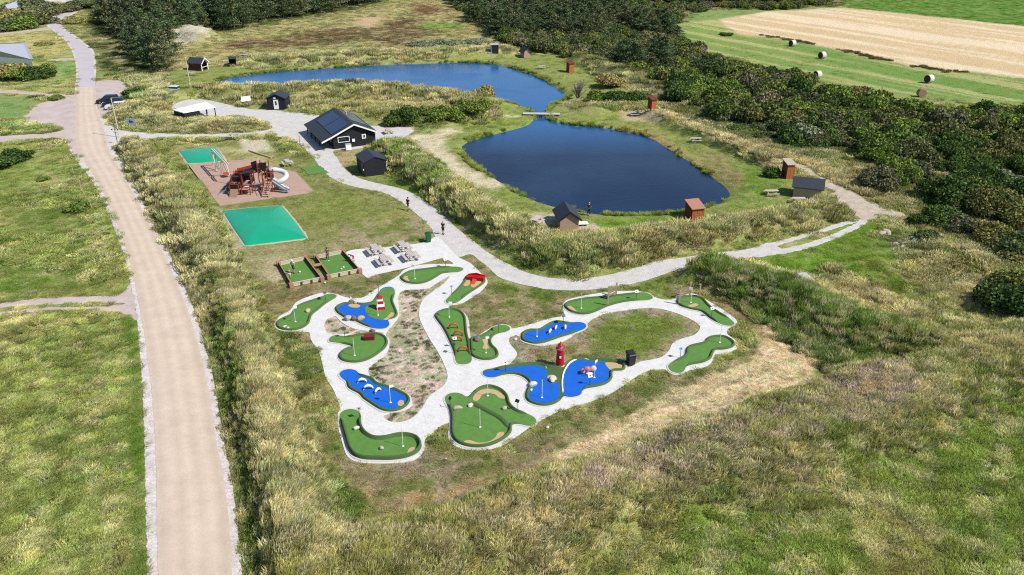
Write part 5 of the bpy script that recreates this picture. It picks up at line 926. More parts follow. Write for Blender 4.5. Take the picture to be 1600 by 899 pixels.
# red hoops
hoop = []
for k in range(15): a = PI*1.12*k/14-.19; hoop.append((0, .42*math.cos(a), .12+.42*math.sin(a)))
mh = MB().tube(hoop, .075, 10).mesh('red_hoop', True); mh.materials.append(m_orange)
for px, s in [(q8(388,360), 'topmost red hoop on the hoop lane'), (q8(447,452), 'second red hoop from the top of the hoop lane'), (q8(435,522), 'third red hoop from the top of the hoop lane'), (q8(505,648), 'lowest red hoop on the hoop lane, nearest the tee')]:
    p = P(*px); o = put('red_hoop', mh, None, loc=(p.x, p.y, GZ+.06), rz=R(98), scale=1.0); o['label'] = s; o['category'] = 'golf hoop'; o['group'] = 'red hoops on the hoop lane'
# dolphins
def dolphin_part():
    b = MB(); pts = []; rs = []
    for k in range(13):
        t = k/12; a = PI*(1.0-t*1.0); pts.append((.45*math.cos(a)*1.0, 0, .42*math.sin(a)*1.0+.02)); rs.append(.02+.115*math.sin(PI*min(1, .12+t*.8))**.8)
    b.tube(pts, rs, 10); f = MB().prism([(-.05, .48), (.12, .48), (-.02, .70)], 'y', -.015, .015)
    tl = MB().prism([(-.52, -.22), (-.36, 0), (-.52, .22), (-.42, 0)], 'z', .06, .10)
    out = [('body', b.mesh('body', True)), ('dorsal_fin', f.mesh('dorsal_fin')), ('tail_fin', tl.mesh('tail_fin'))]
    for _, m_ in out: m_.materials.append(m_white)
    return out
DOL = dolphin_part()
def dolphin(px, rz, label, s=1.0):
    s *= 1.0
    p = P(*px); t = thing('dolphin_figure', label, 'dolphin figure', (p.x, p.y, GZ+.06), rz, 'leaping dolphin figures'); t.scale = (s,)*3
    for nme, me in DOL: put(nme, me, None, t)
dolphin(q4(835,568), .15, 'first white dolphin from the tee of the wavy blue lane', .8); dolphin(q4(890,628), .2, 'middle white dolphin on the wavy blue lane', .85); dolphin(q4(975,655), .9, 'white dolphin nearest the flag of the wavy blue lane', .75)
dolphin(q6(684,125), 1.2, 'lowest left white figure on the narrow blue lane', .75); dolphin(q6(735,92), 1.3, 'middle white figure on the narrow blue lane', .72); dolphin(q6(818,88), 1.5, 'rightmost white figure on the narrow blue lane', .75)
# lighthouse
p = P(*q6(770,412)); t = thing('lighthouse', 'tall red model lighthouse with white lantern gallery between the blue basins', 'lighthouse', (p.x, p.y, GZ+.02))
put('plinth', MB().lathe([(.44, 0), (.44, .12), (.40, .14)], 20), m_curb, t); put('tower', MB().lathe([(.39, .13), (.34, 1.0), (.29, 1.62), (.29, 1.65)], 24), m_red, t)
put('gallery', MB().lathe([(.29, 1.63), (.40, 1.70), (.40, 1.80), (.30, 1.81)], 24), mat('faded_red', A(205,95,95), .6, .1, 4), t); put('lantern_room', MB().lathe([(.21, 1.80), (.21, 2.08)], 12), mat('lantern_glass', A(190,196,205), .2, .2, 3), t)
put('cap', MB().lathe([(.27, 2.07), (.25, 2.12), (.12, 2.30), (.05, 2.36), (.05, 2.46), (.0, 2.48)], 20), m_red, t)
rl = MB()
for k in range(12): a = 2*PI*k/12; rl.tube([(.385*math.cos(a), .385*math.sin(a), 1.79), (.385*math.cos(a), .385*math.sin(a), 1.98)], .012, 5)
rl.tube([(.385*math.cos(2*PI*k/16), .385*math.sin(2*PI*k/16), 1.98) for k in range(17)], .015, 5); put('railing', rl, m_red, t)
put('window', MB().box(-.08, .08, -.385, -.33, .95, 1.15), m_white, t)
# striped tower
p = P(*q1(1200,632)); t = thing('striped_tower', 'small red and white striped model tower on the green carpet', 'model tower', (p.x, p.y, GZ+.06), .15)
zz = [(0, .46), (.30, .40), (.60, .34), (.90, .28), (1.2, .22)]
for k in range(4):
    (a, ra), (b, rb) = zz[k], zz[k+1]; put('band', MB().add([(-ra,-ra,a),(ra,-ra,a),(ra,ra,a),(-ra,ra,a),(-rb,-rb,b),(rb,-rb,b),(rb,rb,b),(-rb,rb,b)], [(0,1,5,4),(1,2,6,5),(2,3,7,6),(3,0,4,7),(4,5,6,7),(3,2,1,0)]), m_red if k in (0, 2) else m_white, t)
put('roof', MB().add([(-.3,-.3,1.2),(.3,-.3,1.2),(.3,.3,1.2),(-.3,.3,1.2),(0,0,1.55)], [(0,1,4),(1,2,4),(2,3,4),(3,0,4),(3,2,1,0)]), m_red, t)
# red bridge obstacle
a, ln = ang(q2(670,345), q2(838,362)); p = P(*q2(752,368)); t = thing('red_bridge', 'red wooden bridge obstacle with a ramp at the upper end of its lane', 'golf obstacle', (p.x, p.y, GZ+.06), a)
put('deck', MB().box(-ln/2, ln/2, -.02, .62, .22, .36), m_red, t); put('side_wall', MB().box(-ln/2, -.28, -.12, -.02, 0, .42), m_red, t); put('side_wall', MB().box(.28, ln/2, -.12, -.02, 0, .42), m_red, t)
put('back_wall', MB().prism([(-ln/2, 0), (ln/2, 0), (ln/2, .4), (.5, .5), (0, .62), (-.5, .5), (-ln/2, .4)], 'y', .62, .72), m_red, t)
put('ramp', MB().prism([(-1.15, 0), (-.12, 0), (-.12, .28)], 'x', -.22, .22), mat('worn_red', A(222,80,60), .6, .12, 5), t)
# dark red box
p = P(*q4(900,178)); t = thing('red_box', 'dark red box obstacle with a tunnel on the bent lane', 'golf obstacle', (p.x, p.y, GZ+.06), .1); t.scale = (.8, .8, .8)
mr = mat('maroon_paint', A(128,40,44), .6, .12, 5)
put('side', MB().box(-.62, .62, -.42, -.34, 0, .42), mr, t); put('side', MB().box(-.62, .62, .34, .42, 0, .42), mr, t); put('lid', MB().box(-.66, .66, -.46, .46, .42, .48), mr, t); put('end_board', MB().box(.56, .62, -.34, .34, .18, .42), mr, t)
# sculpture on the right basin
p = P(*q6(1015,478)); t = thing('sea_figure', 'red, pink and white rounded play figure on the right blue basin', 'play figure', (p.x, p.y, GZ+.07), .1)
def ball(c, r, sq=(1, 1, 1), n=14): 
    b = MB(); b.lathe([(math.sin(PI*k/8)*r, -math.cos(PI*k/8)*r) for k in range(9)], n, Matrix.Translation(c) @ Matrix.Diagonal((*sq, 1))); return b
put('body', ball((0, 0, .30), .34, (1.1, .8, .85)), mat('crimson', A(190,45,70), .6, .3, 6, col2=A(230,150,150)), t, smooth=True); put('snout', ball((-.42, -.08, .20), .24), mat('pink', A(235,160,160), .6, .1, 5), t, smooth=True)
put('tail', ball((.52, .04, .32), .30, (1, .7, 1)), m_rockw, t, smooth=True); put('foot', ball((.1, -.34, .09), .16, (2, .8, .6)), m_white, t, smooth=True)
# lane gates (posts with plank panels)
m_palew = mat('weathered_pale_wood', A(205,185,160), .85, .15, 8, .3, stretch=(1, 1, .2)); m_brw = mat('brown_wood', A(165,135,110), .85, .2, 8, .3, stretch=(1, 1, .2))
def gate(pxs, label, h=1.5, panels=((0, 1),), rails=3):
    w_ = [P(*q) for q in pxs]; c = w_[0]; t = thing('wooden_gate', label, 'wooden gate', (c.x, c.y, GZ), 0)
    for q in w_: put('post', MB().box(q.x-c.x-.07, q.x-c.x+.07, q.y-c.y-.07, q.y-c.y+.07, 0, h), m_palew, t)
    for i, j in panels:
        A_, B_ = w_[i]-c, w_[j]-c
        for k in range(rails): z = .45+k*.33; put('rail', MB().beam((A_.x, A_.y, z), (B_.x, B_.y, z), .04, .22), m_brw, t)
gate([q3(447,243), q3(452,195), q3(512,166)], 'wooden gate with pale posts standing across the gate lane', 1.6, ((1, 2),))
gate([q3(1003,232), q3(1012,190), q3(1085,168), q3(1160,180)], 'row of pale posts with plank panel behind the round lane end', 1.6, ((1, 2),))

# bins
def bin_(px, label, m, ml, rz, s=1.0):
    p = P(*px); t = thing('wheelie_bin', label, 'wheelie bin', (p.x, p.y, GZ), rz); t.scale = (s,)*3
    put('body', MB().add([(-.24,-.28,.06),(.24,-.28,.06),(.24,.28,.06),(-.24,.28,.06),(-.29,-.36,.96),(.29,-.36,.96),(.29,.34,.96),(-.29,.34,.96)], [(0,3,2,1),(4,5,6,7),(0,1,5,4),(1,2,6,5),(2,3,7,6),(3,0,4,7)]).box(-.31,.31,-.38,.36,.90,.97), m, t)
    put('lid', MB().add([(-.32,-.42,.975),(.32,-.42,.975),(.32,.38,.975),(-.32,.38,.975),(-.28,-.36,1.04),(.28,-.36,1.04),(.28,.38,1.10),(-.28,.38,1.10)], [(0,3,2,1),(4,5,6,7),(0,1,5,4),(1,2,6,5),(2,3,7,6),(3,0,4,7)]), ml, t)
    put('handle', MB().tube([(-.22, .42, 1.0), (.22, .42, 1.0)], .022, 6), ml, t)
    for x in (-.27, .21): put('wheel', MB().lathe([(.10, 0), (.10, .06)], 12, Matrix.Translation((x, .30, .10)) @ Matrix.Rotation(PI/2, 4, 'Y')), m_black, t)
bin_(q6(1400,398), 'black wheelie bin beside the path right of the lighthouse', m_black, m_black, .3, 1.15); bin_((669.5,378.5), 'green wheelie bin at the corner of the picnic terrace', mat('green_plastic', A(40,110,70), .5, .1, 5), mat('dark_green_plastic', A(30,90,60), .5, .1, 5), .3, 1.05)

# ------------------------------------------------------------------ picnic tables
m_tab = mat('grey_planks', A(212,202,192), .85, .16, 10, .3, stretch=(.15, 1, 1))
def table_parts(): 
    parts = []
    for k in range(4): parts.append(('plank', MB().box(-.9, .9, -.36+.185*k, -.36+.185*k+.165, .72, .765), 'top'))
    parts.append(('bench', MB().box(-.9, .9, -.86, -.58, .42, .46), None)); parts.append(('bench', MB().box(-.9, .9, .58, .86, .42, .46), None))
    for x in (-.6, .6):
        parts.append(('leg_frame', MB().beam((x, -.62, 0), (x, -.18, .72), .05, .09).beam((x, .62, 0), (x, .18, .72), .05, .09).box(x+.03, x+.07, -.82, .82, .34, .42).box(x-.025, x+.025, -.36, .36, .64, .72), None))
    return [(n, b.mesh(n), k) for n, b, k in parts]
TP = table_parts()
for _, me, _ in TP: me.materials.append(m_tab)
TPW = []
def ptable(px, rz, label, s=1.0, group=None, m=None):
    p = P(*px); t = thing('picnic_table', label, 'picnic table', (p.x, p.y, gz(p.x, p.y)+.02 if px[1] < 250 else .05), rz, group); t.scale = (s,)*3
    for n_, me, k in TP:
        if m: me = me.copy(); me.materials.clear(); me.materials.append(m)
        put(n_, me, None, t)
RT = R(-64)
for px, s in [(z1([(1150,105)])[0], 'picnic table at the upper left of the four on the white terrace'), (z1([(1415,75)])[0], 'picnic table at the upper right of the four on the white terrace'), (z1([(1235,205)])[0], 'picnic table at the lower left of the four on the white terrace'), (z1([(1490,160)])[0], 'picnic table at the lower right of the four on the white terrace')]:
    ptable(px, RT, s, 1.12, 'picnic tables on the white terrace')
for px, rz, s in [((1205,306), .05, 'white picnic table on the grass near the grey roofed hut'), (q7(1150,375), RT, 'pale picnic table at the upper right corner of the playground'), (q7(612,132), .1, 'picnic table beside the path above the playground'), ((607,209), RT, 'dark picnic table on the terrace behind the main house'),
                  ((991,181), .1, 'picnic table beside the orange cabin east of the footbridge'), ((1087,223), .05, 'picnic table on the bank right of the near pond'), ((846,108), .2, 'low picnic table on the grass by the far pond corner'), ((300,119), .1, 'picnic table between the flag pole and the brown hut'), ((383,101), .1, 'grey picnic table right of the open dark shelter'), ((838,350), 1.1, 'white picnic table left of the gabled hut by the near pond'), ((1247,318), .0, 'pale bench end left of the grey roofed hut')]:
    ptable(px, rz, s)

# ------------------------------------------------------------------ wooden game boxes
m_fr = mat('oiled_brown_planks', A(188,142,112), .8, .2, 7, .3, stretch=(.4, .4, 1)); m_frl = mat('pale_board', A(232,212,188), .8, .1, 7, .2); m_frd = mat('dark_stained_boards', A(96,66,52), .85, .2, 6, .3)
def game_box(corners, label):
    w_ = [P(*q) for q in corners]; c = sum(w_, Vector())/4; t = thing('game_box', label, 'game box', (c.x, c.y, .03)); V = [q-c for q in w_]
    sheet('carpet', np.array([v[:2] for v in V])[::-1], .05, m_grn, parent=t)
    for k in range(4):
        a, b = V[k], V[(k+1) % 4]; m = m_frl if k in (0, 2) else m_frd; d = (b-a).normalized(); o = Vector((d.y, -d.x, 0))*-.1
        if k == 2: o = -o
        for j in range(2): z = .13+.21*j; put('board', MB().beam((a.x, a.y, z), (b.x, b.y, z), .06, .19), m_frl if k == 0 or (k == 2) else m_frd, t)
        put('cap_rail', MB().beam((a.x, a.y, .47), (b.x, b.y, .47), .13, .05), m_fr if k in (1, 3) else m_frl, t)
        if k == 2:
            n_ = max(3, int((b-a).length/.9))
            for j in range(n_+1): q = a.lerp(b, j/n_)-Vector((-d.y, d.x, 0))*-.0; put('brace', MB().cbox((q.x+d.y*-.09, q.y+d.x*.09, .22), (.16, .1, .44), math.atan2(d.y, d.x)), m_frd, t)
    for v in V: put('corner_block', MB().cbox((v.x*1.03, v.y*1.04, .27), (.42, .42, .52), .5), m_fr, t)
game_box([q1(225,222), q1(478,168), q1(632,368), q1(345,425)], 'left wooden game box with green floor, nearer the bank'); game_box([q1(580,158), q1(838,105), q1(995,285), q1(705,345)], 'right wooden game box with green floor, next to the terrace')
t_ = thing('wooden_bench', 'brown wooden bench between the two game boxes', 'bench', (*P(*q1(600,245))[:2], .03), R(27)); put('seat', MB().box(-.45, .45, -.3, .3, .42, .48), m_fr, t_)
for x in (-.38, .30): put('leg', MB().box(x, x+.08, -.26, .26, 0, .42), m_frd, t_)
mbll = ball((0, 0, .1), .11, n=12).mesh('ball', True); mbll.materials.append(m_white)
for px, s in [(q1(422,290), 'white ball on the floor of the left game box'), (q1(822,262), 'left white ball of the pair in the right game box'), (q1(842,245), 'right white ball of the pair in the right game box'), (q1(665,395), 'pale ball beside the corner of the left game box')]:
    p = P(*px); o = put('ball', mbll, None, loc=(p.x, p.y, .08)); o['label'] = s; o['category'] = 'ball'

# ------------------------------------------------------------------ bouncing pillows
m_teal = mat('turquoise_rubber', A(18,188,130), .3, .10, .35, 0, spec=.6, col2=A(22,176,138))
def pillow(loop, label, hh):
    c = loop.mean(0); t = thing('bouncing_pillow', label, 'bouncing pillow', (c[0], c[1], .02)); n = len(loop); vs = []; fs = []; R_ = [(1, .02), (.985, .10), (.95, .20), (.85, .36), (.65, .55), (.4, .7), (.2, .76)]
    for s, z in R_:
        for q in loop: d = (q-c)*s; vs.append((d[0], d[1], z*hh))
    vs.append((0, 0, .78*hh)); k = len(R_)
    for i in range(k-1):
        for j in range(n): fs.append((i*n+j, i*n+(j+1) % n, (i+1)*n+(j+1) % n, (i+1)*n+j))
    for j in range(n): fs.append(((k-1)*n+j, (k-1)*n+(j+1) % n, k*n))
    put('membrane', MB().add(vs, fs), m_teal, t, smooth=True)
    L = loop-c; put('edge_strip', ring_mesh([(offset(L, .26, 1)+normals(L)*((fbm(L[:, 0]*2, L[:, 1]*2, 5, 2)-.5)*.35)[:, None], -.03), (offset(L, .14, 1), .03), (offset(L, .03, 1), .035), (offset(L, -.1, 1), .0)]), mat('sandy_edge', A(205,192,170), .9, .2, 4, .5), t)
pillow(L_PL1, 'large turquoise bouncing pillow on the lawn below the playground', .75); pillow(L_PL2, 'smaller turquoise bouncing pillow behind the swing', .6)
p = P(477,266); lp = dense(W([(470,262.5),(501,260),(514,270.5),(481,273.5)])-np.array(p[:2]), .5); lp = jit(lp, .25, 1.2); t = thing('putting_mat', 'small green putting mat on the grass by the path', 'putting mat', (p.x, p.y, .05)); sheet('mat', lp, .01, m_grn, parent=t, drop=.04)
o_ = put('timber_beam', MB().beam((0, 0, .1), tuple(P(*q7(985,305))-P(*q7(760,232))+Vector((0, 0, .1))), .2, .2), m_palew, loc=P(*q7(760,232))); o_['label'] = 'pale timber beam lying on the grass behind the playground'; o_['category'] = 'timber beam'
for a_, b_, s in [((165,380),(265,515),'left pale edging board of the swing area'), ((265,515),(520,486),'front pale edging board of the swing area'), ((165,380),(380,355),'back edging board of the swing area beside the small pillow'), ((560,345),(820,322),'long pale edging board behind the play tower')]:
    A_, B_ = P(*q7(*a_)), P(*q7(*b_)); o_ = put('edging_board', MB().beam((0, 0, .1), tuple(B_-A_+Vector((0, 0, .1))), .14, .26), m_palew, loc=A_); o_['label'] = s; o_['category'] = 'edging board'

# ------------------------------------------------------------------ swing
m_wht = mat('white_painted_timber', A(232,222,212), .6, .1, 5); m_rw = mat('red_brown_timber', A(164,76,54), .7, .2, 6, .2, stretch=(1, 1, .3)); m_blk = mat('black_panel', A(42,38,42), .6, .2, 4); m_deck = mat('pale_deck_boards', A(205,150,125), .8, .2, 8, .3)
m_gry = mat('grey_climbing_panel', A(172,176,188), .6, .08, 4); m_wpl = mat('white_slide_plastic', A(225,232,228), .35, .05, 3)
o0 = P(*q7(780,650))
def l7(x, y): q = P(*q7(x, y)); return (q.x-o0.x, q.y-o0.y)
t = thing('swing', 'white timber swing frame with an orange basket seat beside the play tower', 'swing', (o0.x, o0.y, .03))
fa = l7(418,402); na_ = l7(565,560); HT = 3.0
def lerp2(k): return (fa[0]+(na_[0]-fa[0])*k, fa[1]+(na_[1]-fa[1])*k)
put('top_beam', MB().beam((fa[0], fa[1], HT), (na_[0], na_[1], HT), .14, .2), m_wht, t); put('top_beam', MB().beam((fa[0]+.35, fa[1], HT+.02), (na_[0]+.35, na_[1], HT+.02), .12, .16), m_wht, t)
for nm, k, pl in [('leg', .0, (395,375)), ('leg', .0, (442,430)), ('leg', .33, (430,432)), ('leg', .66, (487,490)), ('leg', .66, (560,470)), ('leg', 1.0, (600,570))]:
    g = l7(*pl); q = lerp2(k); put(nm, MB().beam((g[0], g[1], 0), (q[0], q[1], HT), .12, .12), m_wht, t)
bx = lerp2(.62); bk = put('basket_seat', MB().lathe([(.50, .55), (.58, .60), (.50, .66), (.1, .56)], 18, Matrix.Translation((bx[0]+.5, bx[1]+.2, 0))), m_orange, t)
put('rope', MB().tube([(bx[0]+.1, bx[1], .62), (bx[0], bx[1], HT)], .02, 5).tube([(bx[0]+.95, bx[1]+.3, .62), (bx[0]+.3, bx[1], HT)], .02, 5), m_blk, bk)
for k in (.15, .28): q = lerp2(k); sw = put('swing_seat', MB().box(q[0]-.22, q[0]+.22, q[1]-.1, q[1]+.1, .48, .53), m_blk, t); put('rope', MB().tube([(q[0]-.2, q[1], .5), (q[0]-.05, q[1], HT)], .015, 5).tube([(q[0]+.2, q[1], .5), (q[0]+.05, q[1], HT)], .015, 5), m_blk, sw)
# ------------------------------------------------------------------ play tower
t = thing('play_tower', 'large red timber play tower with white slides, stairs and grey climbing wall', 'play tower', (o0.x, o0.y, .03))
def tower(x0, x1, y0, y1, dz, ht, roof=False, side=(1, 1, 1, 1)):
    for x in (x0, x1):
        for y in (y0, y1): put('post', MB().box(x-.06, x+.06, y-.06, y+.06, 0, ht), m_rw, t)
    put('deck', MB().box(x0-.02, x1+.02, y0-.02, y1+.02, dz-.08, dz), m_deck, t)
    for nm, k in (('f', 0), ('b', 1), ('l', 2), ('r', 3)):
        if not side[k]: continue
        b = [MB().box(x0+.07, x1-.07, y0-.03, y0+.03, dz+.15, dz+.8), MB().box(x0+.07, x1-.07, y1-.03, y1+.03, dz+.15, dz+.8), MB().box(x0-.03, x0+.03, y0+.07, y1-.07, dz+.15, dz+.8), MB().box(x1-.03, x1+.03, y0+.07, y1-.07, dz+.15, dz+.8)][k]
        put('panel', b, m_blk, t)
        b = [MB().box(x0, x1, y0-.05, y0+.05, dz+.82, dz+.92), MB().box(x0, x1, y1-.05, y1+.05, dz+.82, dz+.92), MB().box(x0-.05, x0+.05, y0, y1, dz+.82, dz+.92), MB().box(x1-.05, x1+.05, y0, y1, dz+.82, dz+.92)][k]
        put('rail', b, m_rw, t)
tower(-2.55, -1.2, .2, 1.7, 1.5, 2.7); tower(-.95, .35, -.1, 1.3, 1.3, 2.9, side=(0, 1, 1, 1)); tower(1.0, 2.2, 1.4, 2.9, 2.1, 3.9, side=(0, 1, 1, 1)); tower(1.9, 3.1, .3, 1.5, 1.6, 3.0, side=(0, 1, 0, 1)); tower(-2.5, -1.3, -1.0, .0, .7, 1.5, side=(1, 0, 1, 1))
put('roof', MB().prism([(-1.1, 2.75), (.5, 2.95), (.5, 3.03), (-1.1, 2.83)], 'y', -.2, 1.4), m_blk, t)
put('panel', MB().add([(.2,1.5,3.2),(.95,1.5,3.35),(.95,1.5,4.3),(.1,1.5,4.0),(.2,1.56,3.2),(.95,1.56,3.35),(.95,1.56,4.3),(.1,1.56,4.0)], [(0,1,2,3),(7,6,5,4),(0,4,5,1),(1,5,6,2),(2,6,7,3),(3,7,4,0)]), m_blk, t)
put('panel', MB().add([(1.3,1.3,3.1),(2.3,1.3,3.3),(2.4,1.3,4.1),(1.3,1.3,3.95),(1.3,1.36,3.1),(2.3,1.36,3.3),(2.4,1.36,4.1),(1.3,1.36,3.95)], [(0,1,2,3),(7,6,5,4),(0,4,5,1),(1,5,6,2),(2,6,7,3),(3,7,4,0)]), m_blk, t)
# rope bridge from the low tower up to the tall one
for y in (1.9, 3.0):
    put('bridge_rail', MB().beam((-2.4, y, 2.55), (1.1, y+.5, 3.35), .12, .2), m_orange if y > 2 else m_rw, t); put('bridge_rail', MB().beam((-2.4, y, 1.75), (1.1, y+.5, 2.5), .10, .14), m_rw, t)
    for k in range(4):
        f0, f1 = k/4+.03, k/4+.22; a_ = lambda f, z: (-2.4+3.5*f, y+.5*f, z+.78*f)
        put('panel', MB().add([a_(f0, 1.8), a_(f1, 1.8), a_(f1, 2.45), a_(f0, 2.45), tuple(Vector(a_(f0, 1.8))+Vector((0, .04, 0))), tuple(Vector(a_(f1, 1.8))+Vector((0, .04, 0))), tuple(Vector(a_(f1, 2.45))+Vector((0, .04, 0))), tuple(Vector(a_(f0, 2.45))+Vector((0, .04, 0)))], [(0,1,2,3),(7,6,5,4),(0,4,5,1),(1,5,6,2),(2,6,7,3),(3,7,4,0)]), m_blk, t)
put('bridge_deck', MB().add([(-2.4,1.95,1.7),(1.1,2.45,2.45),(1.1,3.45,2.45),(-2.4,2.95,1.7),(-2.4,1.95,1.6),(1.1,2.45,2.35),(1.1,3.45,2.35),(-2.4,2.95,1.6)], [(0,1,2,3),(7,6,5,4),(0,4,5,1),(1,5,6,2),(2,6,7,3),(3,7,4,0)]), m_deck, t)
for x, y in ((-2.4, 1.95), (-2.4, 2.95), (-.6, 2.2), (-.6, 3.2)): put('post', MB().box(x-.06, x+.06, y-.06, y+.06, 0, 2.7), m_rw, t)
put('balance_beam', MB().beam((.3, .2, 1.15), (2.0, .45, 1.35), .25, .12), m_gry, t)
# stairs
for k in range(7): put('step', MB().box(2.25, 3.05, .2-.32*k-.26, .2-.32*k, 1.45-.2*k-.04, 1.45-.2*k), mat('pale_pink_steps', A(228,190,172), .8, .1, 6), t)
for x in (2.2, 3.1): put('stringer', MB().beam((x, .35, 1.55), (x, -2.05, .05), .07, .22), m_deck, t); put('handrail', MB().beam((x, .35, 2.35), (x, -1.9, .95), .05, .07), m_rw, t)
put('ladder_deck', MB().box(-.9, .3, -1.1, -.1, .75, .83), m_deck, t)
for k in range(3): put('step', MB().box(-.62+.24*k, -.42+.24*k, -.62, .15, 1.0+.01*k, 1.05+.01*k), m_wht, t)
for x in (-.9, .3): put('post', MB().box(x-.05, x+.05, -1.1, -1.0, 0, 1.5), m_rw, t)
put('scramble_net', MB().add([(-2.45,-1.05,.9),(-1.35,-1.05,.9),(-1.35,-2.0,.05),(-2.45,-2.0,.05),(-2.45,-1.05,.85),(-1.35,-1.05,.85),(-1.35,-2.0,0),(-2.45,-2.0,0)], [(0,1,2,3),(7,6,5,4),(0,4,5,1),(1,5,6,2),(2,6,7,3),(3,7,4,0)]), m_brw, t)
# climbing wall (curved)
vs = []; fs = []
for i in range(9):
    f = i/8; 
    for j in range(6): g = j/5; x = -2.6-1.75*math.sin(f*PI/2)*(.55+.45*g); y = 1.5-1.9*g-.9*f*g; z = 2.45*(1-f)**1.35*(1-.25*g)+.02; vs.append((x, y, z))
for i in range(8):
    for j in range(5): fs.append((i*6+j, i*6+j+1, (i+1)*6+j+1, (i+1)*6+j))
n0 = len(vs); vs += [(x+.07, y+.03, max(0, z-.07)) for x, y, z in vs[:]]; fs += [tuple(n0+q for q in reversed(f_)) for f_ in fs[:]]
wl = put('climbing_wall', MB().add(vs, fs), m_gry, t, smooth=True)
for k, (i, j) in enumerate([(2,1),(2,3),(3,2),(4,1),(4,4),(5,3),(3,4),(6,2)]): x, y, z = vs[i*6+j]; put('hold', ball((x-.03, y, z+.04), .06, n=8), m_blk, wl, smooth=True)
# tube slide + chutes
sp = []
for k in range(19): a_ = PI*.75-k*PI*1.45/18; sp.append((3.75+1.0*math.cos(a_), 2.2+1.0*math.sin(a_), 2.5-.085*k))
put('tube_slide', MB().tube([(2.2, 2.6, 2.55)]+sp, .36, 12), m_wpl, t, smooth=True)
def chute(a_, b_, c_, wd, m):
    a_, b_, c_ = Vector(a_), Vector(b_), Vector(c_); d = (b_-a_); n_ = Vector((-d.y, d.x, 0)).normalized()*wd/2; vs = []; fs = []
    for q in (a_, b_, c_):
        for s_, z in ((-1.12, .22), (-1, .0), (1, .0), (1.12, .22), (1.12, -.06), (-1.12, -.06)): vs.append(tuple(q+n_*s_+Vector((0, 0, z))))
    for i in range(2):
        for j in range(6): fs.append((i*6+j, i*6+(j+1) % 6, (i+1)*6+(j+1) % 6, (i+1)*6+j))
    put('slide', MB().add(vs, fs), m, t)
chute((3.1, 1.2, 1.75), (4.6, 1.0, .5), (5.2, .9, .32), .6, m_wpl); chute((3.1, .6, 1.5), (4.9, .0, .45), (5.5, -.2, .3), .5, m_gry)

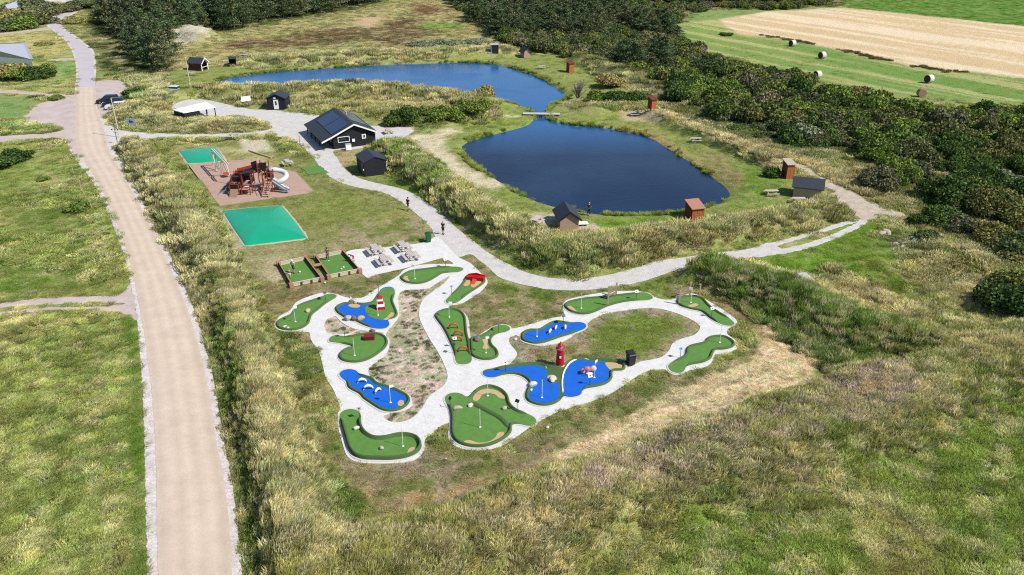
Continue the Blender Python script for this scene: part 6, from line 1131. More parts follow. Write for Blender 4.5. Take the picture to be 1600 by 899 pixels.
# ------------------------------------------------------------------ people (skin bodies with clothing)
def skinned(name, V, E, Rr, m, parent, sub=1):
    me = bpy.data.meshes.new(name); me.from_pydata(V, E, []); me.update(); me.materials.append(m); o = put(name, me, None, parent)
    o.modifiers.new('skin', 'SKIN'); 
    for i, r in enumerate(Rr): me.skin_vertices[0].data[i].radius = (r, r) if not isinstance(r, tuple) else r
    me.skin_vertices[0].data[0].use_root = True
    sb = o.modifiers.new('smooth', 'SUBSURF'); sb.levels = sub; sb.render_levels = sub
    o.modifiers['skin'].use_smooth_shade = True; return o
m_skin = mat('skin', A(220,170,140), .6, .05, 5)
def person(px, rz, label, shirt, trousers, hair, h=1.75, bend=0.0, step=.12, arms=((.12, .05), (.12, .05)), hat=None, sleeves=True, longleg=False, z=.06):
    p = P(*px); t = thing('person', label, 'person', (p.x, p.y, z), rz); s = h/1.75
    def B(x, y, zz):   # bend the upper body forward (+y) above the hip
        if zz > .93: dz = zz-.93; return (x*s, (y+dz*math.sin(bend))*s, (.93+dz*math.cos(bend))*s)
        return (x*s, y*s, zz*s)
    V = [B(0,0,.93), B(0,0,1.12), B(0,0,1.36), B(0,0,1.48), B(0,.01,1.56), B(0,.02,1.70)]; Rr = [.12, .115, .13, .055, .085, .07]; E = [(0,1),(1,2),(2,3),(3,4),(4,5)]
    Rr = [r*s for r in Rr]; legs = []; armsv = []
    for sd, st in ((-1, step), (1, -step)):
        k = len(V); V += [B(sd*.09, 0, .88), B(sd*.10, st*.7+.03, .48), B(sd*.10, st*1.1, .08), B(sd*.10, st*1.1+.14, .03)]; E += [(0, k), (k, k+1), (k+1, k+2), (k+2, k+3)]; Rr += [.085*s, .058*s, .04*s, .035*s]; legs.append(k)
    for (sd, (fw, out)) in ((-1, arms[0]), (1, arms[1])):
        k = len(V); V += [B(sd*.19, 0, 1.40), B(sd*(.22+out), fw*.4, 1.13), B(sd*(.22+out*.8), fw*1.4+.05, .92)]; E += [(2, k), (k, k+1), (k+1, k+2)]; Rr += [.05*s, .038*s, .03*s]; armsv.append(k)
        hd = k+2
        V.append(B(sd*(.22+out*.8), fw*1.6+.07, .86)); E.append((hd, len(V)-1)); Rr.append(.028*s); pm = len(V)-1
        for f in range(5):
            dx = (f-2)*.017; L_ = (.055, .085, .09, .082, .065)[f]; V.append(B(sd*(.22+out*.8)+dx, fw*1.6+.08+(0.03 if f == 0 else 0), .86-L_*.6)); V.append(B(sd*(.22+out*.8)+dx, fw*1.6+.1+(0.04 if f == 0 else 0), .86-L_)); E += [(pm, len(V)-2), (len(V)-2, len(V)-1)]; Rr += [.009*s, .008*s]
    skinned('body', V, E, Rr, m_skin, t)
    hd = Vector(V[5])-Vector(V[4])
    # clothes: slightly larger skins round the same joints
    tv = [V[0], V[1], V[2], tuple(Vector(V[3])*.6+Vector(V[2])*.4)]; te = [(0,1),(1,2),(2,3)]; tr = [.145*s, .135*s, .155*s, .08*s]
    for k in armsv: j = len(tv); e2 = Vector(V[k]).lerp(Vector(V[k+1]), .6 if sleeves is True else 1); tv += [V[k], tuple(e2)]; te += [(2, j), (j, j+1)]; tr += [.075*s, .062*s]
    skinned('shirt', tv, te, tr, shirt, t)
    lv = [V[0]]; le = []; lr = [.145*s]
    for k in legs:
        j = len(lv); lv += [V[k], V[k+1] if not longleg else V[k+1]]; le += [(0, j), (j, j+1)]; lr += [.11*s, .085*s]
        if longleg: lv.append(V[k+2]); le.append((j+1, j+2)); lr.append(.06*s)
    skinned('trousers' if longleg else 'shorts', lv, le, lr, trousers, t)
    hc = Vector(V[4]).lerp(Vector(V[5]), .55); put('hair', ball(tuple(hc+Vector((0, -.02, .045))*s), .112*s, (1, 1.1, .95), 12), hair, t, smooth=True)
    put('nose', ball(tuple(hc+Vector((0, .105, -.02))*s), .018*s, n=8), m_skin, t)
    for sd in (-1, 1): put('eye', ball(tuple(hc+Vector((sd*.035, .092, .0))*s), .010*s, n=6), m_black, t)
    for k in legs: q = Vector(V[k+2]); put('shoe', MB().box(q.x-.045*s, q.x+.045*s, q.y-.06*s, q.y+.19*s, 0.0, .085*s), m_black if not longleg else m_white, t)
    if hat: put('hat', MB().lathe([(.20*s, 0), (.12*s, .03), (.11*s, .10*s), (.02, .13*s)], 14, Matrix.Translation(hc+Vector((0, 0, .05)))), hat, t)
    return t
m_hdk = mat('dark_hair', A(70,55,45), .8, .2, 20); m_hlt = mat('light_hair', A(200,180,140), .8, .2, 20); m_cbk = mat('black_cloth', A(44,44,50), .9, .15, 10); m_cwh = mat('white_cloth', A(225,235,225), .9, .05, 10); m_cpk = mat('pink_cloth', A(220,80,120), .9, .15, 10); m_cbl = mat('blue_cloth', A(55,70,190), .9, .15, 10)
m_cnv = mat('navy_cloth', A(40,50,90), .9, .15, 10); m_cgy = mat('grey_brown_cloth', A(120,108,100), .9, .15, 10); m_cdk = mat('charcoal_cloth', A(70,70,74), .9, .15, 10)
person((638,329), R(150), 'person in black t-shirt and dark shorts walking up the grey gravel path', m_cbk, m_cdk, m_hdk, 1.82, arms=((.12, .12), (-.1, .08)), step=.2)
person((692.5,367), R(-10), 'person in black shorts standing on the gravel path near the green bin', m_cbk, m_cbk, m_hlt, 1.78, arms=((.35, -.02), (.3, -.02)), step=.08)
person(q1(368,292), R(170), 'adult in a white shirt and dark shorts leaning forward in the left game box', m_cwh, m_cdk, m_hlt, 1.75, bend=.35, arms=((.2, .02), (.2, .02)), hat=m_cwh)
person(q1(330,345), R(20), 'small child in a pink top in the left game box', m_cpk, m_cwh, m_hlt, 1.15, bend=.15, arms=((.2, .05), (.15, .05)))
person(q1(690,170), R(200), 'person in a grey brown top leaning over the wall of the right game box', m_cgy, m_cgy, m_hdk, 1.72, bend=.25, longleg=True, arms=((.2, .05), (.3, .0)))
person(q1(940,182), R(110), 'child in a blue top bending over the right wall of the right game box', m_cbl, m_cpk, m_hdk, 1.3, bend=1.1, arms=((.1, .05), (.2, .05)))
person((920,337), R(5), 'person in navy clothes standing at the near pond behind the gabled hut', m_cnv, m_cnv, m_hlt, 1.78, longleg=True, arms=((.3, .0), (.2, .05)))

# ------------------------------------------------------------------ huts and houses
m_char = mat('black_stained_cladding', A(40,40,46), .85, .2, 5, .4, stretch=(.4, .4, 3)); m_felt = mat('dark_roof_felt', A(60,65,78), .75, .12, 3, .2); m_pv = mat('solar_glass', A(24,40,84), .18, .1, 2, spec=.8); m_brn = mat('brown_red_cladding', A(96,52,44), .8, .2, 6, .3, stretch=(.4, .4, 3))
m_tan = mat('tan_boards', A(200,170,150), .8, .12, 6, .3, stretch=(.4, .4, 3)); m_glass = mat('dark_window_glass', A(40,44,50), .1, .2, 2, spec=.8); m_ora = mat('orange_larch', A(208,122,74), .75, .22, 6, .3, stretch=(3, 3, .15)); m_wh2 = m_white
m_cop = mat('reddish_roof_boards', A(192,136,114), .7, .2, 8, .3, stretch=(5, .2, 1)); m_lgt = mat('pale_grey_roof', A(192,196,208), .6, .06, 2)
def gable(name, label, cat, A_, B_, depth, he, ha, mw_, mr_, ov=.25, gov=.3, trim=None, open_front=False, zb=None, mgab=None, ridge_off=0):
    """A_,B_: front-left and front-right base corners in the photograph (gable side)."""
    a, wd = ang(A_, B_); p = P(*A_); z = gz(p.x, p.y) if zb is None else zb
    t = thing(name, label, cat, (p.x, p.y, z), a); mid = wd/2+ridge_off
    put('wall', MB().box(0, .12, .12, depth-.12, 0, he), mw_, t); put('wall', MB().box(wd-.12, wd, .12, depth-.12, 0, he), mw_, t)
    gp = [(0, 0), (wd, 0), (wd, he), (mid, ha), (0, he)]
    if open_front: put('gable_wall', MB().prism([(0, 0), (.22, 0), (.22, he*.9), (mid, ha-.45), (wd-.22, he*.9), (wd-.22, 0), (wd, 0), (wd, he), (mid, ha), (0, he)], 'y', 0, .12), trim or mw_, t)
    else: put('gable_wall', MB().prism(gp, 'y', 0, .12), mgab or mw_, t)
    put('gable_wall', MB().prism(gp, 'y', depth-.12, depth), mw_, t)
    put('floor', MB().box(.12, wd-.12, .12, depth-.12, 0, .06), mw_, t)
    sl = (ha-he)/mid; sr = (ha-he)/(wd-mid); th = .1
    rl = put('roof', MB().prism([(-ov, he-ov*sl+.004), (mid, ha+.004), (mid, ha+th), (-ov, he-ov*sl+th)], 'y', -gov, depth+gov), mr_, t)
    rr = put('roof', MB().prism([(mid+.002, ha+.004), (wd+ov, he-ov*sr+.004), (wd+ov, he-ov*sr+th), (mid+.002, ha+th)], 'y', -gov, depth+gov), mr_, t)
    if trim:
        put('bargeboard', MB().prism([(-ov, he-ov*sl-.14), (mid, ha-.14), (mid, ha+th+.02), (-ov, he-ov*sl+th+.02)], 'y', -gov-.05, -gov), trim, t); put('bargeboard', MB().prism([(mid, ha-.14), (wd+ov, he-ov*sr-.14), (wd+ov, he-ov*sr+th+.02), (mid, ha+th+.02)], 'y', -gov-.05, -gov), trim, t)
    return t, wd, rl, rr, sl, sr, mid
# main house
t, wd, rl, rr, sl, sr, mid = gable('main_house', 'black clad main house with solar panels and white bargeboards', 'house', (522.3,233.8), (586.9,225.6), 12.0, 2.35, 3.95, m_char, m_felt, ov=.35, gov=.5, trim=m_wh2, zb=0)
ovl = 2.1   # porch roof carried by posts on the left
put('porch_roof', MB().prism([(-ovl, 2.35-ovl*sl*.9), (-.352, 2.35-.35*sl+.004), (-.352, 2.45-.35*sl), (-ovl, 2.45-ovl*sl*.9)], 'y', -.5, 12.5), m_felt, t)
put('bargeboard', MB().prism([(-ovl, 2.2-ovl*sl*.9), (-.353, 2.21-.35*sl), (-.353, 2.47-.35*sl), (-ovl, 2.47-ovl*sl*.9)], 'y', -.55, -.502), m_wh2, t)
for k in range(5): y = .2+k*2.9; put('post', MB().box(-1.75, -1.6, y-.07, y+.07, 0, 2.35-1.6*sl*.95), m_char, t)
for x0, x1 in ((-1.55, -1.05),): put('railing', MB().box(-1.70, -1.65, .3, 8.8, .8, .88).box(-1.70, -1.65, .3, 8.8, .2, .26), m_char, t)
for k, (y0, y1) in enumerate(((.6, 5.6), (5.9, 10.9))):
    f = lambda x, z: (x, 2.35+x*sl+.115+z)
    pv = put('solar_panel', MB().prism([(-.1, 2.35-.1*sl+.11), (3.0, 2.35+3.0*sl+.11), (3.0, 2.35+3.0*sl+.17), (-.1, 2.35-.1*sl+.17)], 'y', y0, y1), m_pv, t)
    put('frame', MB().prism([(-.14, 2.35-.14*sl+.10), (-.1, 2.35-.1*sl+.10), (-.1, 2.35-.1*sl+.18), (-.14, 2.35-.14*sl+.18)], 'y', y0, y1), m_felt, pv)
pv = put('solar_panel', MB().prism([(4.0, 3.95-.4*sr+.105), (6.9, 3.95-3.3*sr+.105), (6.9, 3.95-3.3*sr+.165), (4.0, 3.95-.4*sr+.165)], 'y', 3.0, 11.4), m_pv, t)
def window(t, x0, x1, z0, z1_, y=0, fw=.09, side=False, bars=0):
    if side: w_ = put('window', MB().box(y-.05, y+.02, x0, x1, z0, z0+fw).box(y-.05, y+.02, x0, x1, z1_-fw, z1_).box(y-.05, y+.02, x0, x0+fw, z0+fw, z1_-fw).box(y-.05, y+.02, x1-fw, x1, z0+fw, z1_-fw), m_wh2, t); put('pane', MB().box(y-.02, y-.005, x0+fw, x1-fw, z0+fw, z1_-fw), m_glass, w_)
    else:
        b = MB().box(x0, x1, y-.06, y-.002, z0, z0+fw).box(x0, x1, y-.06, y-.002, z1_-fw, z1_).box(x0, x0+fw, y-.06, y-.002, z0+fw, z1_-fw).box(x1-fw, x1, y-.06, y-.002, z0+fw, z1_-fw)
        for k in range(bars): xx = x0+(x1-x0)*(k+1)/(bars+1); b.box(xx-.03, xx+.03, y-.055, y-.002, z0+fw, z1_-fw)
        w_ = put('window', b, m_wh2, t); put('pane', MB().box(x0+fw, x1-fw, y-.03, y-.004, z0+fw, z1_-fw), m_glass, w_)
window(t, .75, 2.75, 1.05, 2.0); window(t, 4.9, 5.6, 1.25, 2.0, fw=.14, bars=1); window(t, 1.6, 3.2, .9, 1.9, side=True); window(t, 4.4, 6.0, .9, 1.9, side=True); window(t, 9, 10.4, .9, 1.9, side=True)
put('gutter', MB().tube([(7.56, -.5, 2.22), (7.56, 12.5, 2.22)], .07, 6), m_lgt, t); put('downpipe', MB().tube([(7.56, .1, 2.2), (7.26, .02, 2.0), (7.26, .02, .1)], .05, 6), m_lgt, t); put('roof_vent', MB().lathe([(.14, 0), (.14, .5), (.2, .52), (.2, .6)], 10, Matrix.Translation((4.6, 8, 3.6))), m_lgt, t)
put('wall_box', MB().box(3.15, 3.6, -.18, -.002, .95, 1.4), m_wh2, t)
p = P(545,234.5); fz = thing('white_cabinet', 'white cabinet standing against the front wall of the main house', 'cabinet', (p.x, p.y-.2, .02), ang((522.3,233.8),(586.9,225.6))[0]); put('body', MB().box(-.45, .45, -.3, .3, .08, 1.0), m_wh2, fz); put('lid', MB().box(-.47, .47, -.32, .32, 1.003, 1.08), m_lgt, fz); put('base', MB().box(-.4, .4, -.26, .26, 0, .078), m_black, fz)
# black shed
t, wd, *_r = gable('garden_shed', 'black gabled shed below the main house beside the gravel path', 'shed', (570,277), (604.5,272.3), 4.3, 2.25, 2.95, m_char, m_felt, ov=.12, gov=.12, zb=0)
put('door', MB().box(-.06, -.003, .3, 1.3, .1, 2.0), mat('dark_grey_door', A(84,84,92), .6, .1, 4), t); put('lamp', MB().box(-.14, -.003, .05, .16, 1.0, 1.25), m_wh2, t); put('lamp', MB().box(wd+.003, wd+.1, .1, .2, 1.2, 1.45), m_wh2, t)
# black shed with the white door
t, wd, *_r = gable('black_shed', 'small black shed with a white door at the end of the gravel yard', 'shed', (418.5,172), (447,172), 3.6, 2.3, 3.1, m_char, m_felt, ov=.2, gov=.2, zb=0)
d_ = put('door', MB().box(wd*.36, wd*.62, -.06, -.003, .15, 2.0), m_wh2, t); put('pane', MB().box(wd*.44, wd*.54, -.07, -.06, .95, 1.75), m_glass, d_); put('sign', MB().box(wd*.38, wd*.5, -.05, -.003, 2.2, 2.45), m_wh2, t)
# brown hut with open white trimmed gable
t, wd, *_r = gable('brown_hut', 'brown hut with a white trimmed open gable left of the far pond', 'hut', (316,111.5), (326,108.3), 3.6, 1.9, 2.9, m_brn, m_felt, ov=.25, gov=.3, trim=m_wh2, open_front=True, zb=0)
put('railing', MB().box(.3, wd-.3, -.02, .04, .8, .9), m_wh2, t)
# cabins
def cabin(A_, B_, depth, h1, h2, mw_, mr_, name, label, open_=False, z=None, front=None, plank=0):
    a, wd = ang(A_, B_); p = P(*A_); t = thing(name, label, 'cabin', (p.x, p.y, gz(p.x, p.y) if z is None else z), a)
    sd = [(0, 0), (depth, 0), (depth, h2), (0, h1)]
    put('side_wall', MB().prism(sd, 'x', 0, .08), m_char if front is None else front, t); put('side_wall', MB().prism(sd, 'x', wd-.08, wd), mw_, t)
    if not open_:
        nb = plank or 1
        for k in range(nb): x0 = .08+(wd-.16)*k/nb; x1 = .08+(wd-.16)*(k+1)/nb-(.03 if plank else 0); put('plank' if plank else 'front_wall', MB().box(x0, x1, .0 if k % 2 == 0 else .02, .08, 0, h1), mw_, t)
    else: put('bench', MB().box(.08, wd-.08, depth*.5, depth-.08, .4, .46), m_palew, t)
    put('back_wall', MB().box(.08, wd-.08, depth-.08, depth, 0, h2), mw_, t)
    sl_ = (h2-h1)/depth; put('roof', MB().prism([(-.18, h1-.18*sl_+.003), (depth+.15, h2+.15*sl_+.003), (depth+.15, h2+.15*sl_+.07), (-.18, h1-.18*sl_+.07)], 'x', -.12, wd+.12), mr_, t)
    return t
m_dko = mat('shaded_brown_boards', A(120,62,44), .8, .2, 6, .3, stretch=(3, 3, .15))  # browner larch: shade painted into the cabins' left walls; also used for roofs
cabin((1227.5,281.5), (1239,281), 1.7, 2.25, 2.6, m_ora, m_palew, 'orange_cabin', 'bright orange wooden cabin leaning near the scrub edge, right of the near pond', front=m_dko, plank=4)
cabin((1016.5,184), (1024.5,183.5), 1.9, 2.1, 2.4, m_ora, m_dko, 'orange_cabin', 'brown and orange cabin beside the picnic table east of the footbridge', front=m_dko)
cabin((889,114.5), (897,114), 1.9, 2.2, 2.5, m_ora, m_dko, 'orange_cabin', 'orange cabin on the grass right of the far pond', front=m_dko)
cabin((1080,346.5), (1099,344.5), 2.0, 1.7, 2.2, m_ora, m_cop, 'striped_cabin', 'small striped orange cabin on the near bank of the near pond', front=m_dko, plank=9)
cabin((359,106.5), (370,106), 1.8, 1.9, 2.1, m_char, m_felt, 'dark_shelter', 'open dark shelter at the left end of the far pond', open_=True)
cabin((767.5,88.5), (779,88.2), 1.7, 2.2, 2.3, m_char, m_lgt, 'black_cabin', 'black cabin with a pale edge behind the far pond', front=m_lgt)
o_ = put('grey_box', MB().box(-.5, .5, -.4, .4, 0, 1).box(-.55, .55, -.45, .45, 1.0, 1.08), m_lgt, loc=P(766,88.5)); o_['label'] = 'small grey box left of the black cabin behind the far pond'; o_['category'] = 'box'
# gabled huts
t, wd, *_r = gable('gabled_hut', 'tan gabled hut with dark roof on the near shore of the near pond', 'hut', (875,359), (904,357.5), 3.6, 1.45, 2.35, m_tan, m_felt, ov=.35, gov=.25, zb=0, trim=m_char)
t, wd, *_r = gable('grey_roof_hut', 'hut with a large grey roof and pale gable near the sandy path', 'hut', (1281.5,313), (1287,303.5), 3.7, 1.75, 2.55, m_palew, m_felt, ov=.4, gov=.3, zb=0)
t.rotation_euler[2] = R(70)
t, wd, *_r = gable('small_hut', 'small dark roofed hut with a tan base at the far pond corner', 'hut', (819,91), (829,91), 3.2, 1.6, 2.5, m_tan, m_felt, ov=.4, gov=.3, zb=0); t.rotation_euler[2] = R(18)
# pond hut deck and steps
p = P(908,352); t = thing('wooden_platform', 'white wooden platform between the gabled hut and the near pond', 'platform', (p.x, p.y, .02), .1)
for k in range(4): put('board', MB().box(-.9, .9, -.5+.27*k, -.5+.27*k+.24, .25, .3), m_wh2, t)
for x in (-.7, .7): put('leg', MB().box(x-.05, x+.05, -.4, .4, -.2, .25), m_wh2, t)
# carport
qa, qb, qc, qd = [P(u, v, 2.2) for u, v in ((270,172.5), (286.5,177), (337,168), (322,160))]
c = (qa+qb+qc+qd)/4; t = thing('carport', 'low open carport with a flat white roof beside the gravel yard', 'carport', (c.x, c.y, 0)); lo = [q-c for q in (qa, qb, qc, qd)]
put('roof', MB().add([(q.x, q.y, 2.15) for q in lo]+[(q.x, q.y, 2.3) for q in lo], [(0,1,2,3),(7,6,5,4),(0,4,5,1),(1,5,6,2),(2,6,7,3),(3,7,4,0)]), mat('white_roof', A(240,240,238,1.1), .5, .03, 2), t)
for k, (i, f) in enumerate(((0, .94), (1, .94), (2, .94), (3, .94))): q = lo[i]*f; put('post', MB().box(q.x-.07, q.x+.07, q.y-.07, q.y+.07, 0, 2.15), m_char, t)
q0, q1_ = lo[1]*.93, lo[2]*.93; put('post', MB().box(q0.lerp(q1_, .72).x-.07, q0.lerp(q1_, .72).x+.07, q0.lerp(q1_, .72).y-.07, q0.lerp(q1_, .72).y+.07, 0, 2.15), m_char, t)
e_ = q0.lerp(q1_, .5); put('wall', MB().beam((q0.x, q0.y, 1.05), (e_.x, e_.y, 1.05), .08, 2.1), m_char, t); q3_ = lo[0]*.93; put('wall', MB().beam((q0.x, q0.y, 1.05), (q3_.x, q3_.y, 1.05), .08, 2.1), m_char, t); q4_ = lo[3]*.93; e2 = q3_.lerp(q4_, .5); put('wall', MB().beam((q3_.x, q3_.y, 1.05), (e2.x, e2.y, 1.05), .08, 2.1), m_char, t)
# far left houses
def roofed(px_quad, zt, label, name, low=2.2):
    Q = [P(u, v, z_) for (u, v), z_ in zip(px_quad, zt)]; c = sum(Q, Vector())/4; t = thing(name, label, 'house', (c.x, c.y, 0)); lo = [q-Vector((c.x, c.y, 0)) for q in Q]
    put('roof', MB().add([tuple(q) for q in lo]+[(q.x, q.y, q.z-.2) for q in lo], [(0,1,2,3),(7,6,5,4),(0,4,5,1),(1,5,6,2),(2,6,7,3),(3,7,4,0)]), m_lgt, t)
    up_ = Vector((lo[1].x-lo[2].x, lo[1].y-lo[2].y, 0)); b = [Vector((lo[0].x+up_.x, lo[0].y+up_.y, lo[3].z)), Vector((lo[1].x+up_.x, lo[1].y+up_.y, lo[2].z)), lo[1], lo[0]]
    put('roof', MB().add([tuple(q) for q in b]+[(q.x, q.y, q.z-.2) for q in b], [(0,1,2,3),(7,6,5,4),(0,4,5,1),(1,5,6,2),(2,6,7,3),(3,7,4,0)]), m_lgt, t)
    k_ = lambda q, z: (q.x*.93, q.y*.93, z)
    put('wall', MB().add([k_(lo[3], 0), k_(lo[2], 0), k_(lo[2], lo[2].z-.25), k_(lo[3], lo[3].z-.25), k_(b[0], 0), k_(b[1], 0), k_(b[1], b[1].z-.25), k_(b[0], b[0].z-.25), k_(lo[1], lo[1].z-.45), k_(lo[0], lo[0].z-.45)], [(0,1,2,3),(5,4,7,6),(1,5,6,8,2),(4,0,3,9,7),(3,2,8,9),(9,8,6,7)]), m_wh2, t)
roofed([(-40,69),(40,66.5),(52,92.5),(-40,84)], [5.2,5.2,2.4,2.4], 'long farmhouse with a pale grey roof at the left picture edge', 'farmhouse'); roofed([(8,8),(26,2),(24,10),(1,14)], [4.5,4.5,2.4,2.4], 'farmhouse with a pale roof at the top left corner', 'farmhouse')
# ------------------------------------------------------------------ cars
m_cp = {'navy': mat('navy_car_paint', A(28,36,66), .18, .08, 2, metal=.3, spec=.7), 'black': mat('black_car_paint', A(34,34,42), .18, .08, 2, metal=.2, spec=.7), 'silver': mat('silver_car_paint', A(215,218,222,1.2), .3, .05, 2, metal=.0, spec=.6), 'white': mat('white_car_paint', A(235,235,235), .25, .04, 2)}
m_tyre = mat('tyre_rubber', A(38,38,38), .9, .1, 8)
def car(px, rz, label, col, suv=True, s=1.0):
    p = P(*px); t = thing('parked_car', label, 'car', (p.x, p.y, .04), rz); t.scale = (s,)*3; H2 = 1.65 if suv else 1.42
    prof = [(-2.2, .35), (-2.25, .75), (-2.05, .98), (-1.9, 1.0), (1.15, 1.0), (1.95, .88), (2.22, .68), (2.22, .35)]
    vs = []; fs = []; n_ = len(prof)
    for y, k in ((-.9, 1), (-.82, 1.0), (.82, 1), (.9, 1)):
        for x, z in prof: inn = abs(y) > .85; vs.append((x*(.985 if inn else 1), y, z if not inn else .35+(z-.35)*.88+.02*(z > .5)))
    for i in range(3):
        for j in range(n_): fs.append((i*n_+j, i*n_+(j+1) % n_, (i+1)*n_+(j+1) % n_, (i+1)*n_+j))
    fs += [tuple(range(n_-1, -1, -1)), tuple(range(3*n_, 4*n_))]; put('body', MB().add(vs, fs), m_cp[col], t)
    c0 = [(-2.0, .99), (1.15, .99), (.45, H2-.03), (-1.75, H2-.03)]; vs = []
    for (x, z), wy in zip(c0, (.84, .84, .66, .66)): vs += [(x, -wy, z), (x, wy, z)]
    put('cabin_glass', MB().add(vs, [(0,2,3,1),(2,4,5,3),(4,6,7,5),(6,0,1,7),(0,6,4,2),(1,3,5,7)]), m_glass, t)
    put('roof', MB().add([(-1.78,-.67,H2-.03),(.42,-.67,H2-.03),(.42,.67,H2-.03),(-1.78,.67,H2-.03),(-1.6,-.58,H2+.03),(.25,-.58,H2+.03),(.25,.58,H2+.03),(-1.6,.58,H2+.03)], [(0,3,2,1),(4,5,6,7),(0,1,5,4),(1,2,6,5),(2,3,7,6),(3,0,4,7)]), m_cp[col], t)
    for x in (-1.4, 1.4):
        for y in (-.92, .72): w_ = put('wheel', MB().lathe([(.33, 0), (.33, .2)], 16, Matrix.Translation((x, y+.2, .33)) @ Matrix.Rotation(PI/2, 4, 'X')), m_tyre, t); put('rim', MB().lathe([(.2, 0), (.2, .215)], 12, Matrix.Translation((x, y+.207, .33)) @ Matrix.Rotation(PI/2, 4, 'X')), m_steel, w_)
    for y in (-.62, .62): put('headlight', MB().box(2.16, 2.24, y-.16, y+.16, .66, .78), m_wh2, t); put('tail_light', MB().box(-2.27, -2.2, y-.14, y+.14, .72, .86), m_red, t)
car((170,161.5), R(190), 'dark blue car farthest from the camera on the small car park', 'navy'); car((179.5,166.2), R(195), 'black car in the middle of the three parked ones', 'black'); car((183,170.5), R(200), 'silver car with dark windows nearest the flag pole', 'silver', False, .95)
car((268,145), R(170), 'pale grey car half hidden behind the grass mound by the far pond', 'silver', False)
# ------------------------------------------------------------------ poles, signs and small things
def pole(px, h, label, name, m, r=.07, cat='pole', lean=0, parts=()):
    p = P(*px); t = thing(name, label, cat, (p.x, p.y, gz(p.x, p.y))); t.rotation_euler = (0, lean, 0)
    put('pole', MB().tube([(0, 0, -.1), (0, 0, h)], [r, r*.7], 8), m, t); put('cap', ball((0, 0, h+.02), r*1.3, n=8), m, t); return t
pole((187,215), 6.7, 'tall white pole at the junction in front of the parked cars', 'flag_pole', m_wht, .10, 'flag pole'); t = pole((299,143.5), 6.4, 'tall white flag pole between the gravel yard and the brown hut', 'flag_pole', m_wht, .11, 'flag pole'); put('pennant', MB().add([(0,0,6.2),(0,.02,5.95),(1.9,-.6,5.0)], [(0,1,2)]), m_tan, t)
t = pole((184,225), 3.4, 'dark lamp post with small arms at the road junction', 'lamp_post', m_black, .06, 'lamp post'); put('arm', MB().tube([(-.5, 0, 2.6), (.5, 0, 2.6)], .03, 6).tube([(-.3, 0, 2.0), (.35, 0, 2.0)], .03, 6), m_black, t)
for x in (-.5, .5): put('lamp', MB().lathe([(.05, 2.6), (.14, 2.5), (.1, 2.42)], 10, Matrix.Translation((x, 0, 0))), m_black, t)
pole((469,227.5), 1.6, 'slim red post on the gravel left of the main house', 'red_post', mat('rusty_red', A(225,120,100), .7, .1, 4), .07, 'post')
def board(px, wd, h, z0, label, name, m, rz=.1, mark=None):
    p = P(*px); t = thing(name, label, 'sign', (p.x, p.y, gz(p.x, p.y)), rz)
    for x in (-wd*.38, wd*.38): put('post', MB().box(x-.05, x+.05, .0, .1, 0, z0+h*.9), m_brn, t)
    b = put('board', MB().box(-wd/2, wd/2, -.05, -.003, z0, z0+h), m, t)
    if mark: put('mark', MB().prism([(-.5,z0+.35),(-.3,z0+.9),(-.05,z0+.9),(-.1,z0+.6),(.25,z0+.75),(.5,z0+.45),(.1,z0+.35)], 'y', -.06, -.052), mark, b)
    return t
board((385.5,165), 1.9, 1.0, .8, 'white board sign on a post in front of the dune grass bank', 'info_board', m_wh2, .6); board((207,199.5), 1.9, 1.15, .5, 'pale blue sign with a dark blue emblem in the grass by the junction', 'entrance_sign', mat('pale_sign', A(205,222,236), .5, .04, 2), -.25, mat('dark_blue_print', A(50,80,160), .5, .05, 3))
# footbridge
A_, B_ = P(817,181), P(875,182); a = math.atan2(B_.y-A_.y, B_.x-A_.x); ln = (B_-A_).length; t = thing('footbridge', 'narrow pale plank footbridge across the channel between the two ponds', 'footbridge', (A_.x, A_.y, .25), a)
put('deck', MB().box(0, ln, 0, 1.3, .02, .1), mat('pale_bridge_boards', A(205,205,212), .8, .1, 6), t)
for y in (0, 1.2): put('beam', MB().box(.1, ln-.1, y, y+.1, -.2, .017), m_frd, t)
for y in (.1, 1.1): put('post', MB().box(ln*.5-.08, ln*.5+.08, y, y+.14, -1.5, .0), m_frd, t); put('post', MB().box(ln*.72-.06, ln*.72+.06, y, y+.1, -1.5, .0), m_frd, t)
# hay bales
m_bw = mat('white_wrap', A(238,230,224), .5, .05, 4); m_hay = mat('hay_spiral', A(150,95,85), .95, .35, 9, .5, col2=A(215,180,150)); m_bsh = mat('dark_straw_end', A(78,66,56), .95, .2, 9, .4)
be = MB().lathe([(.86, .65), (.9, .60), (.9, -.60), (.86, -.65)], 20, Matrix.Translation((0, 0, .88)) @ Matrix.Rotation(PI/2, 4, 'Y')).mesh('wrap', True); be.materials.append(m_bw)
en = MB().lathe([(.84, -.01), (.84, .01)], 20, Matrix.Translation((.66, 0, .88)) @ Matrix.Rotation(PI/2, 4, 'Y')).lathe([(.84, -.01), (.84, .01)], 20, Matrix.Translation((-.66, 0, .88)) @ Matrix.Rotation(PI/2, 4, 'Y')).mesh('straw_end'); en.materials.append(m_bsh)
en2 = en.copy(); en2.materials.clear(); en2.materials.append(m_hay); be2 = be.copy(); be2.materials.clear(); be2.materials.append(mat('worn_wrap', A(190,130,120), .8, .2, 5))
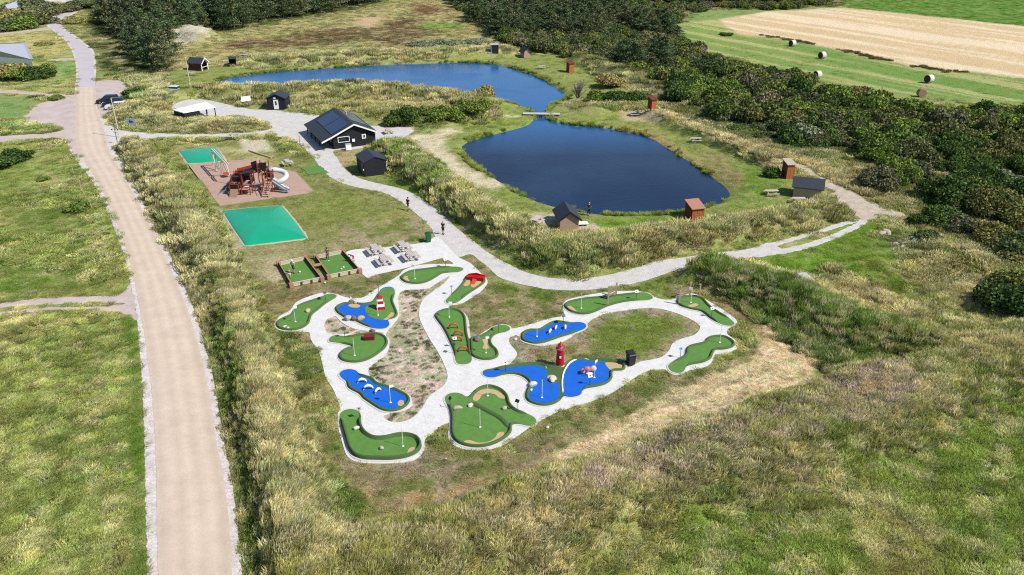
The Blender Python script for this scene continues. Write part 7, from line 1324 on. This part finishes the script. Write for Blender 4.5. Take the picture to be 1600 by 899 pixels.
for px, rz, s, lb, k in [((1237.5,73), R(25), 1.0, 'white hay bale nearest the far end of the cut green field', 0), ((1284,91.5), R(25), 1.0, 'white hay bale in the middle of the cut green field', 0), ((1276.5,122), R(25), .97, 'white hay bale closest to the scrub edge on the left', 0), ((1450.5,130), R(25), 1.02, 'large white hay bale on the right of the cut green field', 0), ((1438.5,152), R(85), .97, 'reddish hay bale showing its round end, half behind the scrub', 1)]:
    p = P(*px); t = thing('hay_bale', lb, 'hay bale', (p.x, p.y, gz(p.x, p.y)), rz, 'hay bales on the cut field'); t.scale = (s,)*3
    put('wrap', be2 if k else be, None, t); put('straw_end', en2 if k else en, None, t)
# grey concrete cover, fence posts, drain pipe
p = P(1257.5,438); t = thing('concrete_cover', 'pale grey concrete well cover in the lush grass on the right', 'well cover', (p.x, p.y, .05), R(8)); put('slab', MB().box(-.55, .55, -1.0, 1.0, .3, .42), mat('pale_concrete', A(205,204,206), .85, .08, 3), t); put('wall', MB().box(-.5, .5, -.95, .95, -.2, .297), mat('grey_concrete', A(120,118,115), .9, .1, 3), t)
fp = MB().tube([(0, 0, -.1), (.05, 0, 1.15)], [.07, .055], 7).mesh('fence_post'); fp.materials.append(m_palew)
for px, lb in [((167,405), 'leaning fence post in the left meadow above the two-rut track'), ((155,495), 'fence post just below the two-rut track'), ((115,272), 'thin fence post in the upper left meadow by the road'), ((128,300), 'grey fence post in the left meadow below the driveway'), ((48,170), 'fence post at the corner of the green field by the driveway'), ((108,96), 'fence post by the short side track near the asphalt road'), ((143,325), 'fence post right of the round bush in the left meadow')]:
    p = P(*px); o = put('fence_post', fp, None, loc=(p.x, p.y, gz(p.x, p.y)), rz=random.uniform(0, 6)); o['label'] = lb; o['category'] = 'fence post'
bp_ = MB().tube([(0, 0, -.1), (.05, 0, 3.6)], [.09, .06], 7).mesh('stake'); bp_.materials.append(m_palew)
p = P(622,165); o = put('wooden_stake', bp_, None, loc=(p.x, p.y, gz(p.x, p.y))); o['label'] = 'thin tall wooden stake in the dune grass behind the main house'; o['category'] = 'stake'
